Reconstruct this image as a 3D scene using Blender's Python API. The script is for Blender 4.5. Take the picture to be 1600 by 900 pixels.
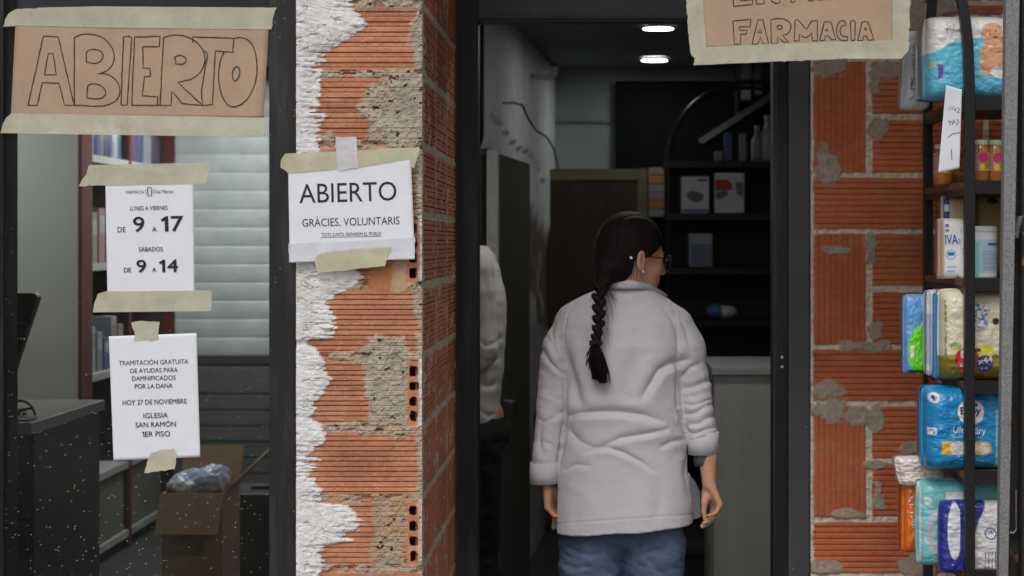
import bpy, bmesh, math, random
import numpy as np
from mathutils import Vector, Matrix

random.seed(7)
sc = bpy.context.scene
for o in list(bpy.data.objects):
    bpy.data.objects.remove(o)
C = sc.collection

# ------------------------------------------------------------------ camera
F = 2792.0                      # focal length in photo pixels (1600 wide)
CZ = 1.6                        # eye height
cam = bpy.data.cameras.new('camera')
cam_o = bpy.data.objects.new('camera', cam)
C.objects.link(cam_o)
cam_o.location = (0, 0, CZ)
cam_o.rotation_euler = (math.radians(90), 0, 0)
cam.sensor_width = 36.0
cam.lens = F / 1600 * 36.0
cam.shift_x = -134 / 1600
cam.shift_y = -72 / 1600
cam.clip_start = 0.05
cam.clip_end = 500
cam.dof.use_dof = True
cam.dof.focus_distance = 4.6
cam.dof.aperture_fstop = 4.5
sc.camera = cam_o

# ------------------------------------------------------------------ light
SUN_EL, SUN_AZ = 52, 196        # degrees; azimuth measured so that 180 = behind the camera
world = bpy.data.worlds.new('World')
sc.world = world
world.use_nodes = True
wn = world.node_tree
for n in list(wn.nodes):
    wn.nodes.remove(n)
sky = wn.nodes.new('ShaderNodeTexSky')
sky.sky_type = 'NISHITA'
sky.sun_disc = False
sky.sun_elevation = math.radians(SUN_EL)
sky.sun_rotation = math.radians(SUN_AZ)
sky.air_density = 1.0
sky.dust_density = 4.0
hsv = wn.nodes.new('ShaderNodeHueSaturation')
hsv.inputs['Saturation'].default_value = 0.32      # overcast: nearly grey sky
bg = wn.nodes.new('ShaderNodeBackground')
bg.inputs['Strength'].default_value = 0.12
wo = wn.nodes.new('ShaderNodeOutputWorld')
wn.links.new(sky.outputs[0], hsv.inputs['Color'])
wn.links.new(hsv.outputs[0], bg.inputs['Color'])
wn.links.new(bg.outputs[0], wo.inputs[0])

sun = bpy.data.lights.new('sun', 'SUN')
sun.energy = 0.8
sun.angle = math.radians(25)
sun.color = (1.0, 0.97, 0.93)
sun_o = bpy.data.objects.new('sun', sun)
C.objects.link(sun_o)
el, az = math.radians(SUN_EL), math.radians(SUN_AZ)
sd = Vector((math.sin(az) * math.cos(el), math.cos(az) * math.cos(el), math.sin(el)))
sun_o.rotation_euler = sd.to_track_quat('Z', 'Y').to_euler()
sun_o.location = (0, -6, 8)

sc.view_settings.view_transform = 'Standard'
sc.view_settings.look = 'None'
sc.view_settings.exposure = 0.0
sc.view_settings.gamma = 1.0
sc.view_settings.use_curve_mapping = False
sc.render.engine = 'CYCLES'
sc.cycles.use_denoising = True
sc.cycles.max_bounces = 8
sc.cycles.diffuse_bounces = 4
sc.cycles.transparent_max_bounces = 16
sc.cycles.caustics_reflective = False
sc.cycles.caustics_refractive = False


# ------------------------------------------------------------------ helpers
def P(px, py, d):
    """the point of the place that photo pixel (px, py) shows at depth d metres"""
    return Vector(((px - 934) * d / F, d, CZ - (py - 378) * d / F))


def PX(px, d): return (px - 934) * d / F
def PZ(py, d): return CZ - (py - 378) * d / F


def lin(r, g=None, b=None):
    if g is None:
        g = b = r
    f = lambda c: (c / 255 / 12.92) if c / 255 <= .04045 else ((c / 255 + .055) / 1.055) ** 2.4
    return (f(r), f(g), f(b))


def hash2(i, j, s):
    n = (i.astype(np.int64) * 374761393 + j.astype(np.int64) * 668265263 + s * 982451653) & 0x7fffffff
    n = ((n ^ (n >> 13)) * 1274126177) & 0x7fffffff
    n = (n ^ (n >> 16)) & 0x7fffffff
    return (n % 100003) / 100003.0


def vnoise(x, y, s=0):
    x = np.asarray(x, float); y = np.asarray(y, float)
    i = np.floor(x); j = np.floor(y)
    fx = x - i; fy = y - j
    fx = fx * fx * (3 - 2 * fx); fy = fy * fy * (3 - 2 * fy)
    a = hash2(i, j, s); b = hash2(i + 1, j, s); c = hash2(i, j + 1, s); d = hash2(i + 1, j + 1, s)
    return (a * (1 - fx) + b * fx) * (1 - fy) + (c * (1 - fx) + d * fx) * fy


def fbm(x, y, s=0, o=4):
    v = 0; a = .5; t = 0
    for k in range(o):
        v = v + a * vnoise(np.asarray(x) * 2 ** k, np.asarray(y) * 2 ** k, s + 17 * k); t += a; a *= .5
    return v / t


def poly_sd(x, y, poly):
    """signed distance to a polygon, positive inside"""
    best = np.full(x.shape, 1e9); ins = np.zeros(x.shape, bool)
    for i in range(len(poly)):
        ax, ay = poly[i]; bx, by = poly[(i + 1) % len(poly)]
        dx, dy = bx - ax, by - ay
        t = np.clip(((x - ax) * dx + (y - ay) * dy) / (dx * dx + dy * dy + 1e-9), 0, 1)
        best = np.minimum(best, np.hypot(x - ax - t * dx, y - ay - t * dy))
        if ay != by:
            c = ((ay > y) != (by > y)) & (x < (bx - ax) * (y - ay) / (by - ay) + ax)
            ins ^= c
    return np.where(ins, best, -best)


def sstep(a, b, x):
    t = np.clip((x - a) / (b - a), 0, 1)
    return t * t * (3 - 2 * t)


# materials -----------------------------------------------------------------
MATS = {}


def mat(name, col, rough=.6, var=.12, vscale=12., bump=.0, bscale=150., spec=.4, metal=0., specks=0., speck_col=(.5, .5, .48),
        speck_scale=120., attr=False, coat=0., stretch=(1, 1, 1), sss=0., sheen=0., alpha=1.0, dirt=None):
    if name in MATS:
        return MATS[name]
    m = bpy.data.materials.new(name)
    m.use_nodes = True
    nt = m.node_tree
    N, L = nt.nodes, nt.links
    b = N['Principled BSDF']
    b.inputs['Roughness'].default_value = rough
    b.inputs['Metallic'].default_value = metal
    b.inputs['Specular IOR Level'].default_value = spec
    if coat:
        b.inputs['Coat Weight'].default_value = coat
        b.inputs['Coat Roughness'].default_value = .12
    if sss:
        b.inputs['Subsurface Weight'].default_value = sss
        b.inputs['Subsurface Radius'].default_value = (.01, .004, .002)
        b.inputs['Subsurface Scale'].default_value = .6
    if sheen:
        b.inputs['Sheen Weight'].default_value = sheen
    tc = N.new('ShaderNodeTexCoord')
    mp = N.new('ShaderNodeMapping')
    mp.inputs['Scale'].default_value = stretch
    L.new(tc.outputs['Object'], mp.inputs['Vector'])
    no = N.new('ShaderNodeTexNoise')
    no.inputs['Scale'].default_value = vscale
    no.inputs['Detail'].default_value = 6
    no.inputs['Roughness'].default_value = .65
    L.new(mp.outputs[0], no.inputs['Vector'])
    mr = N.new('ShaderNodeMapRange')
    mr.inputs['From Min'].default_value = .3
    mr.inputs['From Max'].default_value = .7
    mr.inputs['To Min'].default_value = 1 - var
    mr.inputs['To Max'].default_value = 1 + var
    L.new(no.outputs['Fac'], mr.inputs['Value'])
    mx = N.new('ShaderNodeMix')
    mx.data_type = 'RGBA'
    mx.blend_type = 'MULTIPLY'
    mx.inputs[0].default_value = 1
    if attr:
        at = N.new('ShaderNodeAttribute')
        at.attribute_name = 'Col'
        L.new(at.outputs['Color'], mx.inputs[6])
    else:
        mx.inputs[6].default_value = (*col, 1)
    L.new(mr.outputs[0], mx.inputs[7])
    out = mx.outputs[2]
    if dirt:                                   # (colour, scale, low, high): blotches of dirt with a shape of their own
        dn = N.new('ShaderNodeTexNoise')
        dn.inputs['Scale'].default_value = dirt[1]
        dn.inputs['Detail'].default_value = 8
        dn.inputs['Roughness'].default_value = .7
        L.new(mp.outputs[0], dn.inputs['Vector'])
        dr = N.new('ShaderNodeMapRange')
        dr.inputs['From Min'].default_value = dirt[2]
        dr.inputs['From Max'].default_value = dirt[3]
        L.new(dn.outputs['Fac'], dr.inputs['Value'])
        dm = N.new('ShaderNodeMix')
        dm.data_type = 'RGBA'
        L.new(dr.outputs[0], dm.inputs[0])
        L.new(out, dm.inputs[6])
        dm.inputs[7].default_value = (*dirt[0], 1)
        out = dm.outputs[2]
    if specks:
        vo = N.new('ShaderNodeTexVoronoi')
        vo.inputs['Scale'].default_value = speck_scale
        vo.inputs['Randomness'].default_value = 1
        L.new(tc.outputs['Object'], vo.inputs['Vector'])
        sep = N.new('ShaderNodeSeparateColor')
        L.new(vo.outputs['Color'], sep.inputs[0])
        pick = N.new('ShaderNodeMath'); pick.operation = 'GREATER_THAN'
        L.new(sep.outputs[0], pick.inputs[0]); pick.inputs[1].default_value = 1 - specks
        rad = N.new('ShaderNodeMath'); rad.operation = 'MULTIPLY'
        L.new(sep.outputs[1], rad.inputs[0]); rad.inputs[1].default_value = .16
        lt = N.new('ShaderNodeMath'); lt.operation = 'LESS_THAN'
        L.new(vo.outputs['Distance'], lt.inputs[0]); L.new(rad.outputs[0], lt.inputs[1])
        am = N.new('ShaderNodeMath'); am.operation = 'MULTIPLY'
        L.new(pick.outputs[0], am.inputs[0]); L.new(lt.outputs[0], am.inputs[1])
        m2 = N.new('ShaderNodeMix'); m2.data_type = 'RGBA'
        L.new(am.outputs[0], m2.inputs[0])
        L.new(out, m2.inputs[6]); m2.inputs[7].default_value = (*speck_col, 1)
        out = m2.outputs[2]
    L.new(out, b.inputs['Base Color'])
    if bump:
        bn = N.new('ShaderNodeTexNoise')
        bn.inputs['Scale'].default_value = bscale
        bn.inputs['Detail'].default_value = 5
        L.new(mp.outputs[0], bn.inputs['Vector'])
        bp = N.new('ShaderNodeBump')
        bp.inputs['Strength'].default_value = 1.0
        bp.inputs['Distance'].default_value = bump
        L.new(bn.outputs['Fac'], bp.inputs['Height'])
        L.new(bp.outputs[0], b.inputs['Normal'])
    if alpha < 1:
        b.inputs['Alpha'].default_value = alpha
    MATS[name] = m
    return m


def glow(name, col, s):
    m = bpy.data.materials.new(name)
    m.use_nodes = True
    b = m.node_tree.nodes['Principled BSDF']
    b.inputs['Base Color'].default_value = (.8, .8, .8, 1)
    b.inputs['Emission Color'].default_value = (*col, 1)
    b.inputs['Emission Strength'].default_value = s
    return m


def glass_mat(name, tint=(.9, .93, .92), dirt=.9):
    m = bpy.data.materials.new(name)
    m.use_nodes = True
    nt = m.node_tree
    N, L = nt.nodes, nt.links
    for n in list(N):
        N.remove(n)
    out = N.new('ShaderNodeOutputMaterial')
    tr = N.new('ShaderNodeBsdfTransparent'); tr.inputs[0].default_value = (*tint, 1)
    gl = N.new('ShaderNodeBsdfGlossy'); gl.inputs['Roughness'].default_value = .03
    fr = N.new('ShaderNodeFresnel'); fr.inputs[0].default_value = 1.17
    mx = N.new('ShaderNodeMixShader')
    L.new(fr.outputs[0], mx.inputs[0]); L.new(tr.outputs[0], mx.inputs[1]); L.new(gl.outputs[0], mx.inputs[2])
    # dust film and dried mud specks
    tc = N.new('ShaderNodeTexCoord')
    acc = None
    sepz = N.new('ShaderNodeSeparateXYZ'); L.new(tc.outputs['Object'], sepz.inputs[0])
    zr = N.new('ShaderNodeMapRange')
    zr.inputs['From Min'].default_value = 1.75; zr.inputs['From Max'].default_value = .75
    zr.inputs['To Min'].default_value = .02; zr.inputs['To Max'].default_value = .50
    L.new(sepz.outputs[2], zr.inputs['Value'])
    for scale, rmax in ((62, .11), (135, .20)):
        vo = N.new('ShaderNodeTexVoronoi'); vo.inputs['Scale'].default_value = scale
        mp = N.new('ShaderNodeMapping'); mp.inputs['Scale'].default_value = (1, .02, .75)
        L.new(tc.outputs['Object'], mp.inputs[0]); L.new(mp.outputs[0], vo.inputs['Vector'])
        sp = N.new('ShaderNodeSeparateColor'); L.new(vo.outputs['Color'], sp.inputs[0])
        pk = N.new('ShaderNodeMath'); pk.operation = 'LESS_THAN'
        L.new(sp.outputs[0], pk.inputs[0]); L.new(zr.outputs[0], pk.inputs[1])
        rd = N.new('ShaderNodeMath'); rd.operation = 'MULTIPLY'; L.new(sp.outputs[1], rd.inputs[0]); rd.inputs[1].default_value = rmax
        lt = N.new('ShaderNodeMath'); lt.operation = 'LESS_THAN'; L.new(vo.outputs['Distance'], lt.inputs[0]); L.new(rd.outputs[0], lt.inputs[1])
        am = N.new('ShaderNodeMath'); am.operation = 'MULTIPLY'; L.new(pk.outputs[0], am.inputs[0]); L.new(lt.outputs[0], am.inputs[1])
        if acc is None:
            acc = am
        else:
            a2 = N.new('ShaderNodeMath'); a2.operation = 'MAXIMUM'; L.new(acc.outputs[0], a2.inputs[0]); L.new(am.outputs[0], a2.inputs[1]); acc = a2
    ml = N.new('ShaderNodeMath'); ml.operation = 'MULTIPLY'; L.new(acc.outputs[0], ml.inputs[0]); ml.inputs[1].default_value = dirt
    nz = N.new('ShaderNodeTexNoise'); nz.inputs['Scale'].default_value = 3.; nz.inputs['Detail'].default_value = 8
    L.new(tc.outputs['Object'], nz.inputs['Vector'])
    film = N.new('ShaderNodeMapRange'); film.inputs['From Min'].default_value = .35; film.inputs['From Max'].default_value = .8
    film.inputs['To Min'].default_value = .002; film.inputs['To Max'].default_value = .016
    L.new(nz.outputs['Fac'], film.inputs['Value'])
    ad = N.new('ShaderNodeMath'); ad.operation = 'ADD'; ad.use_clamp = True
    L.new(ml.outputs[0], ad.inputs[0]); L.new(film.outputs[0], ad.inputs[1])
    df = N.new('ShaderNodeBsdfDiffuse'); df.inputs[0].default_value = (.55, .54, .5, 1)
    m2 = N.new('ShaderNodeMixShader')
    L.new(ad.outputs[0], m2.inputs[0]); L.new(mx.outputs[0], m2.inputs[1]); L.new(df.outputs[0], m2.inputs[2])
    L.new(m2.outputs[0], out.inputs[0])
    return m


# objects ---------------------------------------------------------------------
def put(o, name, parent=None, label=None, cat=None, group=None, kind=None):
    C.objects.link(o)
    if label: o['label'] = label
    if cat: o['category'] = cat
    if group: o['group'] = group
    if kind: o['kind'] = kind
    return o


def thing(name, label, cat, loc, group=None):
    o = bpy.data.objects.new(name, None)
    o.location = loc
    o.empty_display_size = .05
    put(o, name, None, label, cat, group)
    return o


def rawmesh(name, verts, faces, material=None, smooth=False, cols=None, mats=None, fmat=None):
    me = bpy.data.meshes.new(name)
    verts = np.asarray(verts, dtype=np.float32).reshape(-1, 3)
    if isinstance(faces, np.ndarray):
        nf, k = faces.shape
        me.vertices.add(len(verts)); me.vertices.foreach_set('co', verts.ravel())
        me.loops.add(nf * k); me.loops.foreach_set('vertex_index', faces.astype(np.int32).ravel())
        me.polygons.add(nf)
        me.polygons.foreach_set('loop_start', np.arange(0, nf * k, k, dtype=np.int32))
        me.polygons.foreach_set('loop_total', np.full(nf, k, dtype=np.int32))
        me.update(calc_edges=True)
        me.validate()
    else:
        me.from_pydata([tuple(map(float, v)) for v in verts], [], faces)
        me.update()
    if mats:
        for m in mats: me.materials.append(m)
        if fmat is not None:
            me.polygons.foreach_set('material_index', np.asarray(fmat, dtype=np.int32))
    elif material:
        me.materials.append(material)
    if cols is not None:
        a = me.color_attributes.new('Col', 'FLOAT_COLOR', 'POINT')
        c = np.ones((len(verts), 4), dtype=np.float32); c[:, :3] = cols
        a.data.foreach_set('color', c.ravel())
    if smooth:
        me.polygons.foreach_set('use_smooth', np.ones(len(me.polygons), dtype=bool))
    return me


def mesh_obj(name, me, parent=None, label=None, cat=None, group=None, kind=None, bevel=0.):
    o = bpy.data.objects.new(name, me)
    if parent is None and kind is None:
        n = len(me.vertices)
        co = np.empty(n * 3, dtype=np.float32); me.vertices.foreach_get('co', co); co = co.reshape(-1, 3)
        lo, hi = co.min(0), co.max(0)
        base = np.array([(lo[0] + hi[0]) / 2, (lo[1] + hi[1]) / 2, lo[2]], dtype=np.float32)
        me.vertices.foreach_set('co', (co - base).ravel()); me.update()
        o.location = base.tolist()
        o['base'] = 1
    put(o, name, None, label, cat, group, kind)
    if parent is not None:
        o.parent = parent
        off = Vector((0, 0, 0))
        p = parent
        while p is not None:                 # children are modelled in world coordinates
            off += Vector(p.location); p = p.parent
        o.matrix_parent_inverse = Matrix.Translation(-off)
    if 'base' in o: del o['base']
    if bevel:
        b = o.modifiers.new('bevel', 'BEVEL'); b.width = bevel; b.segments = 2; b.limit_method = 'ANGLE'
    return o


class MB:
    def __init__(s): s.v = []; s.f = []

    def add(s, vs, fs):
        k = len(s.v); s.v += [tuple(v) for v in vs]; s.f += [tuple(i + k for i in f) for f in fs]; return s

    def box(s, x0, x1, y0, y1, z0, z1, rot=0., c=None, M=None):
        vs = [(x, y, z) for z in (z0, z1) for y in (y0, y1) for x in (x0, x1)]
        if rot:
            cx, cy = c if c else ((x0 + x1) / 2, (y0 + y1) / 2)
            ca, sa = math.cos(rot), math.sin(rot)
            vs = [(cx + (x - cx) * ca - (y - cy) * sa, cy + (x - cx) * sa + (y - cy) * ca, z) for x, y, z in vs]
        if M is not None: vs = [tuple(M @ Vector(v)) for v in vs]
        return s.add(vs, [(0, 2, 3, 1), (4, 5, 7, 6), (0, 1, 5, 4), (2, 6, 7, 3), (0, 4, 6, 2), (1, 3, 7, 5)])

    def tube(s, pts, r, n=8, caps=True):
        pts = [Vector(p) for p in pts]
        rs = r if isinstance(r, (list, tuple)) else [r] * len(pts)
        base = len(s.v)
        up = None
        for i, p in enumerate(pts):
            t = (pts[min(i + 1, len(pts) - 1)] - pts[max(i - 1, 0)]).normalized()
            if up is None:
                up = Vector((0, 0, 1)) if abs(t.z) < .9 else Vector((1, 0, 0))
            a = t.cross(up).normalized(); b = a.cross(t).normalized(); up = b
            for k in range(n):
                an = 2 * math.pi * k / n
                s.v.append(tuple(p + (a * math.cos(an) + b * math.sin(an)) * rs[i]))
        for i in range(len(pts) - 1):
            for k in range(n):
                k2 = (k + 1) % n
                s.f.append((base + i * n + k, base + i * n + k2, base + (i + 1) * n + k2, base + (i + 1) * n + k))
        if caps:
            s.f.append(tuple(base + k for k in range(n))[::-1])
            s.f.append(tuple(base + (len(pts) - 1) * n + k for k in range(n)))
        return s

    def lathe(s, c, prof, n=28):
        base = len(s.v)
        for r, z in prof:
            for k in range(n):
                an = 2 * math.pi * k / n
                s.v.append((c[0] + r * math.cos(an), c[1] + r * math.sin(an), c[2] + z))
        for i in range(len(prof) - 1):
            for k in range(n):
                k2 = (k + 1) % n
                s.f.append((base + i * n + k, base + i * n + k2, base + (i + 1) * n + k2, base + (i + 1) * n + k))
        s.f.append(tuple(base + k for k in range(n))[::-1])
        s.f.append(tuple(base + (len(prof) - 1) * n + k for k in range(n)))
        return s

    def build(s, name, m, parent=None, smooth=False, bevel=0., **kw):
        me = rawmesh(name, s.v, s.f, m)
        if smooth:
            me.polygons.foreach_set('use_smooth', np.ones(len(me.polygons), dtype=bool))
            try:
                me.set_sharp_from_angle(angle=math.radians(40))
            except Exception:
                pass
        return mesh_obj(name, me, parent, bevel=bevel, **kw)


def grid_faces(nu, nv):
    """quads of a (nv, nu) vertex grid, index = j*nu+i"""
    i, j = np.meshgrid(np.arange(nu - 1), np.arange(nv - 1))
    a = (j * nu + i).ravel()
    return np.stack([a, a + 1, a + 1 + nu, a + nu], 1)


# SDF modelling -------------------------------------------------------------------
class SDF:
    def __init__(s, lo, hi, h):
        s.lo = np.array(lo, float); s.h = h
        s.n = np.ceil((np.array(hi, float) - s.lo) / h).astype(int) + 1
        s.F = np.full(s.n, .2, dtype=np.float32)
        s.ax = [s.lo[i] + h * np.arange(s.n[i]) for i in range(3)]

    def sl(s, lo, hi, pad):
        r = []
        for i in range(3):
            a = int(max(0, math.floor((lo[i] - pad - s.lo[i]) / s.h)))
            b = int(min(s.n[i], math.ceil((hi[i] + pad - s.lo[i]) / s.h) + 1))
            if b <= a: return None
            r.append(slice(a, b))
        return tuple(r)

    def grid(s, sl):
        x = s.ax[0][sl[0]].astype(np.float32)[:, None, None]
        y = s.ax[1][sl[1]].astype(np.float32)[None, :, None]
        z = s.ax[2][sl[2]].astype(np.float32)[None, None, :]
        return x, y, z

    def op(s, fn, lo, hi, k=.01, sub=False, pad=.03):
        sl = s.sl(lo, hi, pad + k)
        if sl is None: return
        d = fn(*s.grid(sl))
        a = s.F[sl]
        if sub:
            h = np.clip(.5 + .5 * (a + d) / k, 0, 1)       # smooth max(a,-d)
            s.F[sl] = a * h - d * (1 - h) + k * h * (1 - h)
        else:
            h = np.clip(.5 + .5 * (d - a) / k, 0, 1)
            s.F[sl] = d * (1 - h) + a * h - k * h * (1 - h)

    def cap(s, a, b, ra, rb, k=.01, sub=False):
        a = np.array(a, float); b = np.array(b, float)
        ba = b - a; L2 = max(1e-9, float(ba @ ba)); R = max(ra, rb)

        def fn(x, y, z):
            t = np.clip(((x - a[0]) * ba[0] + (y - a[1]) * ba[1] + (z - a[2]) * ba[2]) / L2, 0, 1)
            return np.sqrt((x - a[0] - t * ba[0]) ** 2 + (y - a[1] - t * ba[1]) ** 2 + (z - a[2] - t * ba[2]) ** 2) - (ra + (rb - ra) * t)
        s.op(fn, np.minimum(a, b) - R, np.maximum(a, b) + R, k, sub)

    def ell(s, c, r, axes=None, k=.01, sub=False):
        c = np.array(c, float)
        A = np.eye(3) if axes is None else np.array(axes, float)
        R = max(r); m = min(r)

        def fn(x, y, z):
            q = 0; g = 0
            for i in range(3):
                e = ((x - c[0]) * A[i][0] + (y - c[1]) * A[i][1] + (z - c[2]) * A[i][2])
                q = q + (e / r[i]) ** 2; g = g + (e / r[i] ** 2) ** 2
            k0 = np.sqrt(q); k1 = np.sqrt(g) + 1e-6
            return k0 * (k0 - 1) / k1
        s.op(fn, c - R, c + R, k, sub)

    def chain(s, pts, rs, k=.01):
        for i in range(len(pts) - 1):
            s.cap(pts[i], pts[i + 1], rs[i], rs[i + 1], k)

    def mesh(s):
        F = s.F; I = F < 0
        nx, ny, nz = F.shape
        cs = np.zeros((nx - 1, ny - 1, nz - 1), dtype=np.int8)
        for dx in (0, 1):
            for dy in (0, 1):
                for dz in (0, 1):
                    cs += I[dx:nx - 1 + dx, dy:ny - 1 + dy, dz:nz - 1 + dz]
        act = (cs > 0) & (cs < 8)
        ci = np.argwhere(act)
        idx = np.full(act.shape, -1, dtype=np.int64); idx[act] = np.arange(len(ci))
        acc = np.zeros((len(ci), 3)); cnt = np.zeros(len(ci))
        cor = [(0, 0, 0), (1, 0, 0), (0, 1, 0), (1, 1, 0), (0, 0, 1), (1, 0, 1), (0, 1, 1), (1, 1, 1)]
        for a in range(8):
            for ax in range(3):
                if cor[a][ax]: continue
                b = list(cor[a]); b[ax] = 1
                A = ci + cor[a]; B = ci + b
                fa = F[A[:, 0], A[:, 1], A[:, 2]].astype(float); fb = F[B[:, 0], B[:, 1], B[:, 2]].astype(float)
                m = (fa < 0) != (fb < 0)
                t = np.where(m, fa / np.where(m, fa - fb, 1), 0)
                p = np.array(cor[a], float)[None] + 0
                pp = np.repeat(p, len(ci), 0); pp[:, ax] += t
                acc[m] += pp[m]; cnt[m] += 1
        V = (ci + acc / cnt[:, None]) * s.h + s.lo
        Q = []
        for ax in range(3):
            o1, o2 = [(1, 2), (2, 0), (0, 1)][ax]
            sa = [slice(None)] * 3; sb = [slice(None)] * 3
            sa[ax] = slice(0, -1); sb[ax] = slice(1, None)
            a = I[tuple(sa)]; b = I[tuple(sb)]
            e = np.argwhere(a != b)
            ok = (e[:, o1] > 0) & (e[:, o2] > 0) & (e[:, o1] < F.shape[o1] - 1) & (e[:, o2] < F.shape[o2] - 1)
            e = e[ok]
            ina = a[tuple(e.T)]

            def g(d1, d2):
                q = e.copy(); q[:, o1] += d1; q[:, o2] += d2
                return idx[tuple(q.T)]
            q = np.stack([g(-1, -1), g(0, -1), g(0, 0), g(-1, 0)], 1)
            q[~ina] = q[~ina][:, ::-1]
            Q.append(q)
        Q = np.concatenate(Q)
        Q = Q[(Q >= 0).all(1)]
        return V, Q


def vnormals(V, Q):
    n = np.cross(V[Q[:, 2]] - V[Q[:, 0]], V[Q[:, 3]] - V[Q[:, 1]])
    N = np.zeros_like(V)
    for k in range(4):
        np.add.at(N, Q[:, k], n)
    return N / (np.linalg.norm(N, axis=1, keepdims=True) + 1e-12)


def relax(V, Q, it=2, w=.5):
    for _ in range(it):
        S = np.zeros_like(V); c = np.zeros(len(V))
        for k in range(4):
            a = Q[:, k]; b = Q[:, (k + 1) % 4]
            np.add.at(S, a, V[b]); np.add.at(c, a, 1)
            np.add.at(S, b, V[a]); np.add.at(c, b, 1)
        V = V * (1 - w) + w * S / np.maximum(c, 1)[:, None]
    return V


# text and pen strokes --------------------------------------------------------------
_font_cache = {}


def text_raw(s, bold=0.):
    key = (s, bold)
    if key not in _font_cache and '1' in s:       # a figure one with a flag, which the built-in face lacks
        ch = text_raw('H', bold)[0][:, 1].max(); w = .105 + 2 * bold
        V = np.array([(.30 - w, 0), (.30, 0), (.30, ch), (.30 - w * .72, ch), (.04, ch * .80), (.04 + w * .5, ch * .80 - w * .85), (.30 - w, ch - w * 1.55)])
        Fc = [(0, 1, 2, 6), (2, 3, 4, 5, 6)]
        V2, F2 = text_raw(s[s.index('1') + 1:], bold)
        V2 = V2 - [V2[:, 0].min() - .42, 0, 0]
        V = np.concatenate([V, np.zeros((7, 1))], 1)
        _font_cache[key] = (np.concatenate([V, V2]), Fc + [tuple(i + 7 for i in f) for f in F2])
    if key not in _font_cache:
        cu = bpy.data.curves.new('t', 'FONT')
        cu.body = s; cu.size = 1; cu.offset = bold; cu.resolution_u = 3
        ob = bpy.data.objects.new('t', cu); C.objects.link(ob)
        bpy.context.view_layer.update()
        dg = bpy.context.evaluated_depsgraph_get()
        me = bpy.data.meshes.new_from_object(ob.evaluated_get(dg))
        V = np.array([v.co[:] for v in me.vertices]); Fc = [tuple(p.vertices) for p in me.polygons]
        bpy.data.objects.remove(ob); bpy.data.curves.remove(cu); bpy.data.meshes.remove(me)
        _font_cache[key] = (V, Fc)
    return _font_cache[key]


def cap_h(bold):
    V, _ = text_raw('H', bold); return V[:, 1].max()


def text2d(s, p0, p1, cap, bold=0.):
    """text with its baseline from pixel p0 to pixel p1 and capitals cap pixels high -> pixel coordinates"""
    V, Fc = text_raw(s, bold)
    x0, x1 = V[:, 0].min(), V[:, 0].max()
    p0 = np.array(p0, float); p1 = np.array(p1, float)
    d = p1 - p0
    n = np.array([d[1], -d[0]]) / np.linalg.norm(d)
    u = (V[:, 0] - x0) / (x1 - x0)
    h = V[:, 1] / cap_h(bold) * cap
    return p0[None] + u[:, None] * d[None] + h[:, None] * n[None], Fc


def stroke2d(pts, w, closed=False, jit=.25, seed=0, sub=3):
    """a pen line through pixel points -> ribbon (verts, faces) in pixels"""
    rnd = random.Random(seed)
    pts = [np.array(p, float) for p in pts]
    if closed and np.linalg.norm(pts[0] - pts[-1]) > 1e-6: pts.append(pts[0])
    q = []
    for i in range(len(pts) - 1):
        a, b = pts[i], pts[i + 1]
        n = max(1, int(np.linalg.norm(b - a) / 6))
        for k in range(n):
            t = k / n
            p = a * (1 - t) + b * t
            if k: p = p + np.array([rnd.gauss(0, jit * .5), rnd.gauss(0, jit * .5)])
            q.append(p)
    q.append(pts[-1])
    q = np.array(q)
    t = np.gradient(q, axis=0)
    t /= np.linalg.norm(t, axis=1, keepdims=True) + 1e-9
    n = np.stack([-t[:, 1], t[:, 0]], 1)
    ww = np.array([w * (1 + rnd.uniform(-.2, .2)) for _ in q])[:, None] / 2
    V = np.concatenate([q + n * ww, q - n * ww])
    m = len(q)
    return V, [(i, i + 1, m + i + 1, m + i) for i in range(m - 1)]


class Sheet:
    """a sheet of paper taped up: a curved surface over a pixel quad at depth d"""

    def __init__(s, TL, TR, BR, BL, d, wob=.002, seed=0, curl=0., foot=0.):
        s.q = [np.array(p, float) for p in (TL, TR, BR, BL)]; s.d = d; s.wob = wob; s.seed = seed; s.curl = curl; s.foot = foot
        s.ct = sum(s.q) / 4
        s.sz = np.linalg.norm(s.q[1] - s.q[0]), np.linalg.norm(s.q[3] - s.q[0])

    def depth(s, x, y):
        u = (x - s.ct[0]) / s.sz[0] * 2; v = (y - s.ct[1]) / s.sz[1] * 2
        w = (fbm(x / 60 + 7, y / 60 + 3, s.seed, 2) - .5) * 2 * s.wob
        return s.d - np.abs(w) - s.curl * (np.clip(np.abs(u), 0, 1) ** 2) * np.clip(v, 0, 1) ** 2 - s.foot * np.clip(v + 1, 0, 2)

    def pts(s, xy, off=0.):
        xy = np.asarray(xy, float)
        d = s.depth(xy[:, 0], xy[:, 1]) - off
        d0 = s.d
        return np.stack([(xy[:, 0] - 934) * d0 / F, d, CZ - (xy[:, 1] - 378) * d0 / F], 1)

    def grid(s, nu=40, nv=40):
        u, v = np.meshgrid(np.linspace(0, 1, nu), np.linspace(0, 1, nv))
        u = u.ravel()[:, None]; v = v.ravel()[:, None]
        xy = (s.q[0] * (1 - u) + s.q[1] * u) * (1 - v) + (s.q[3] * (1 - u) + s.q[2] * u) * v
        return s.pts(xy), grid_faces(nu, nv)[:, ::-1]


def solidify(o, t):
    m = o.modifiers.new('thickness', 'SOLIDIFY'); m.thickness = t; m.offset = -1


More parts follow.
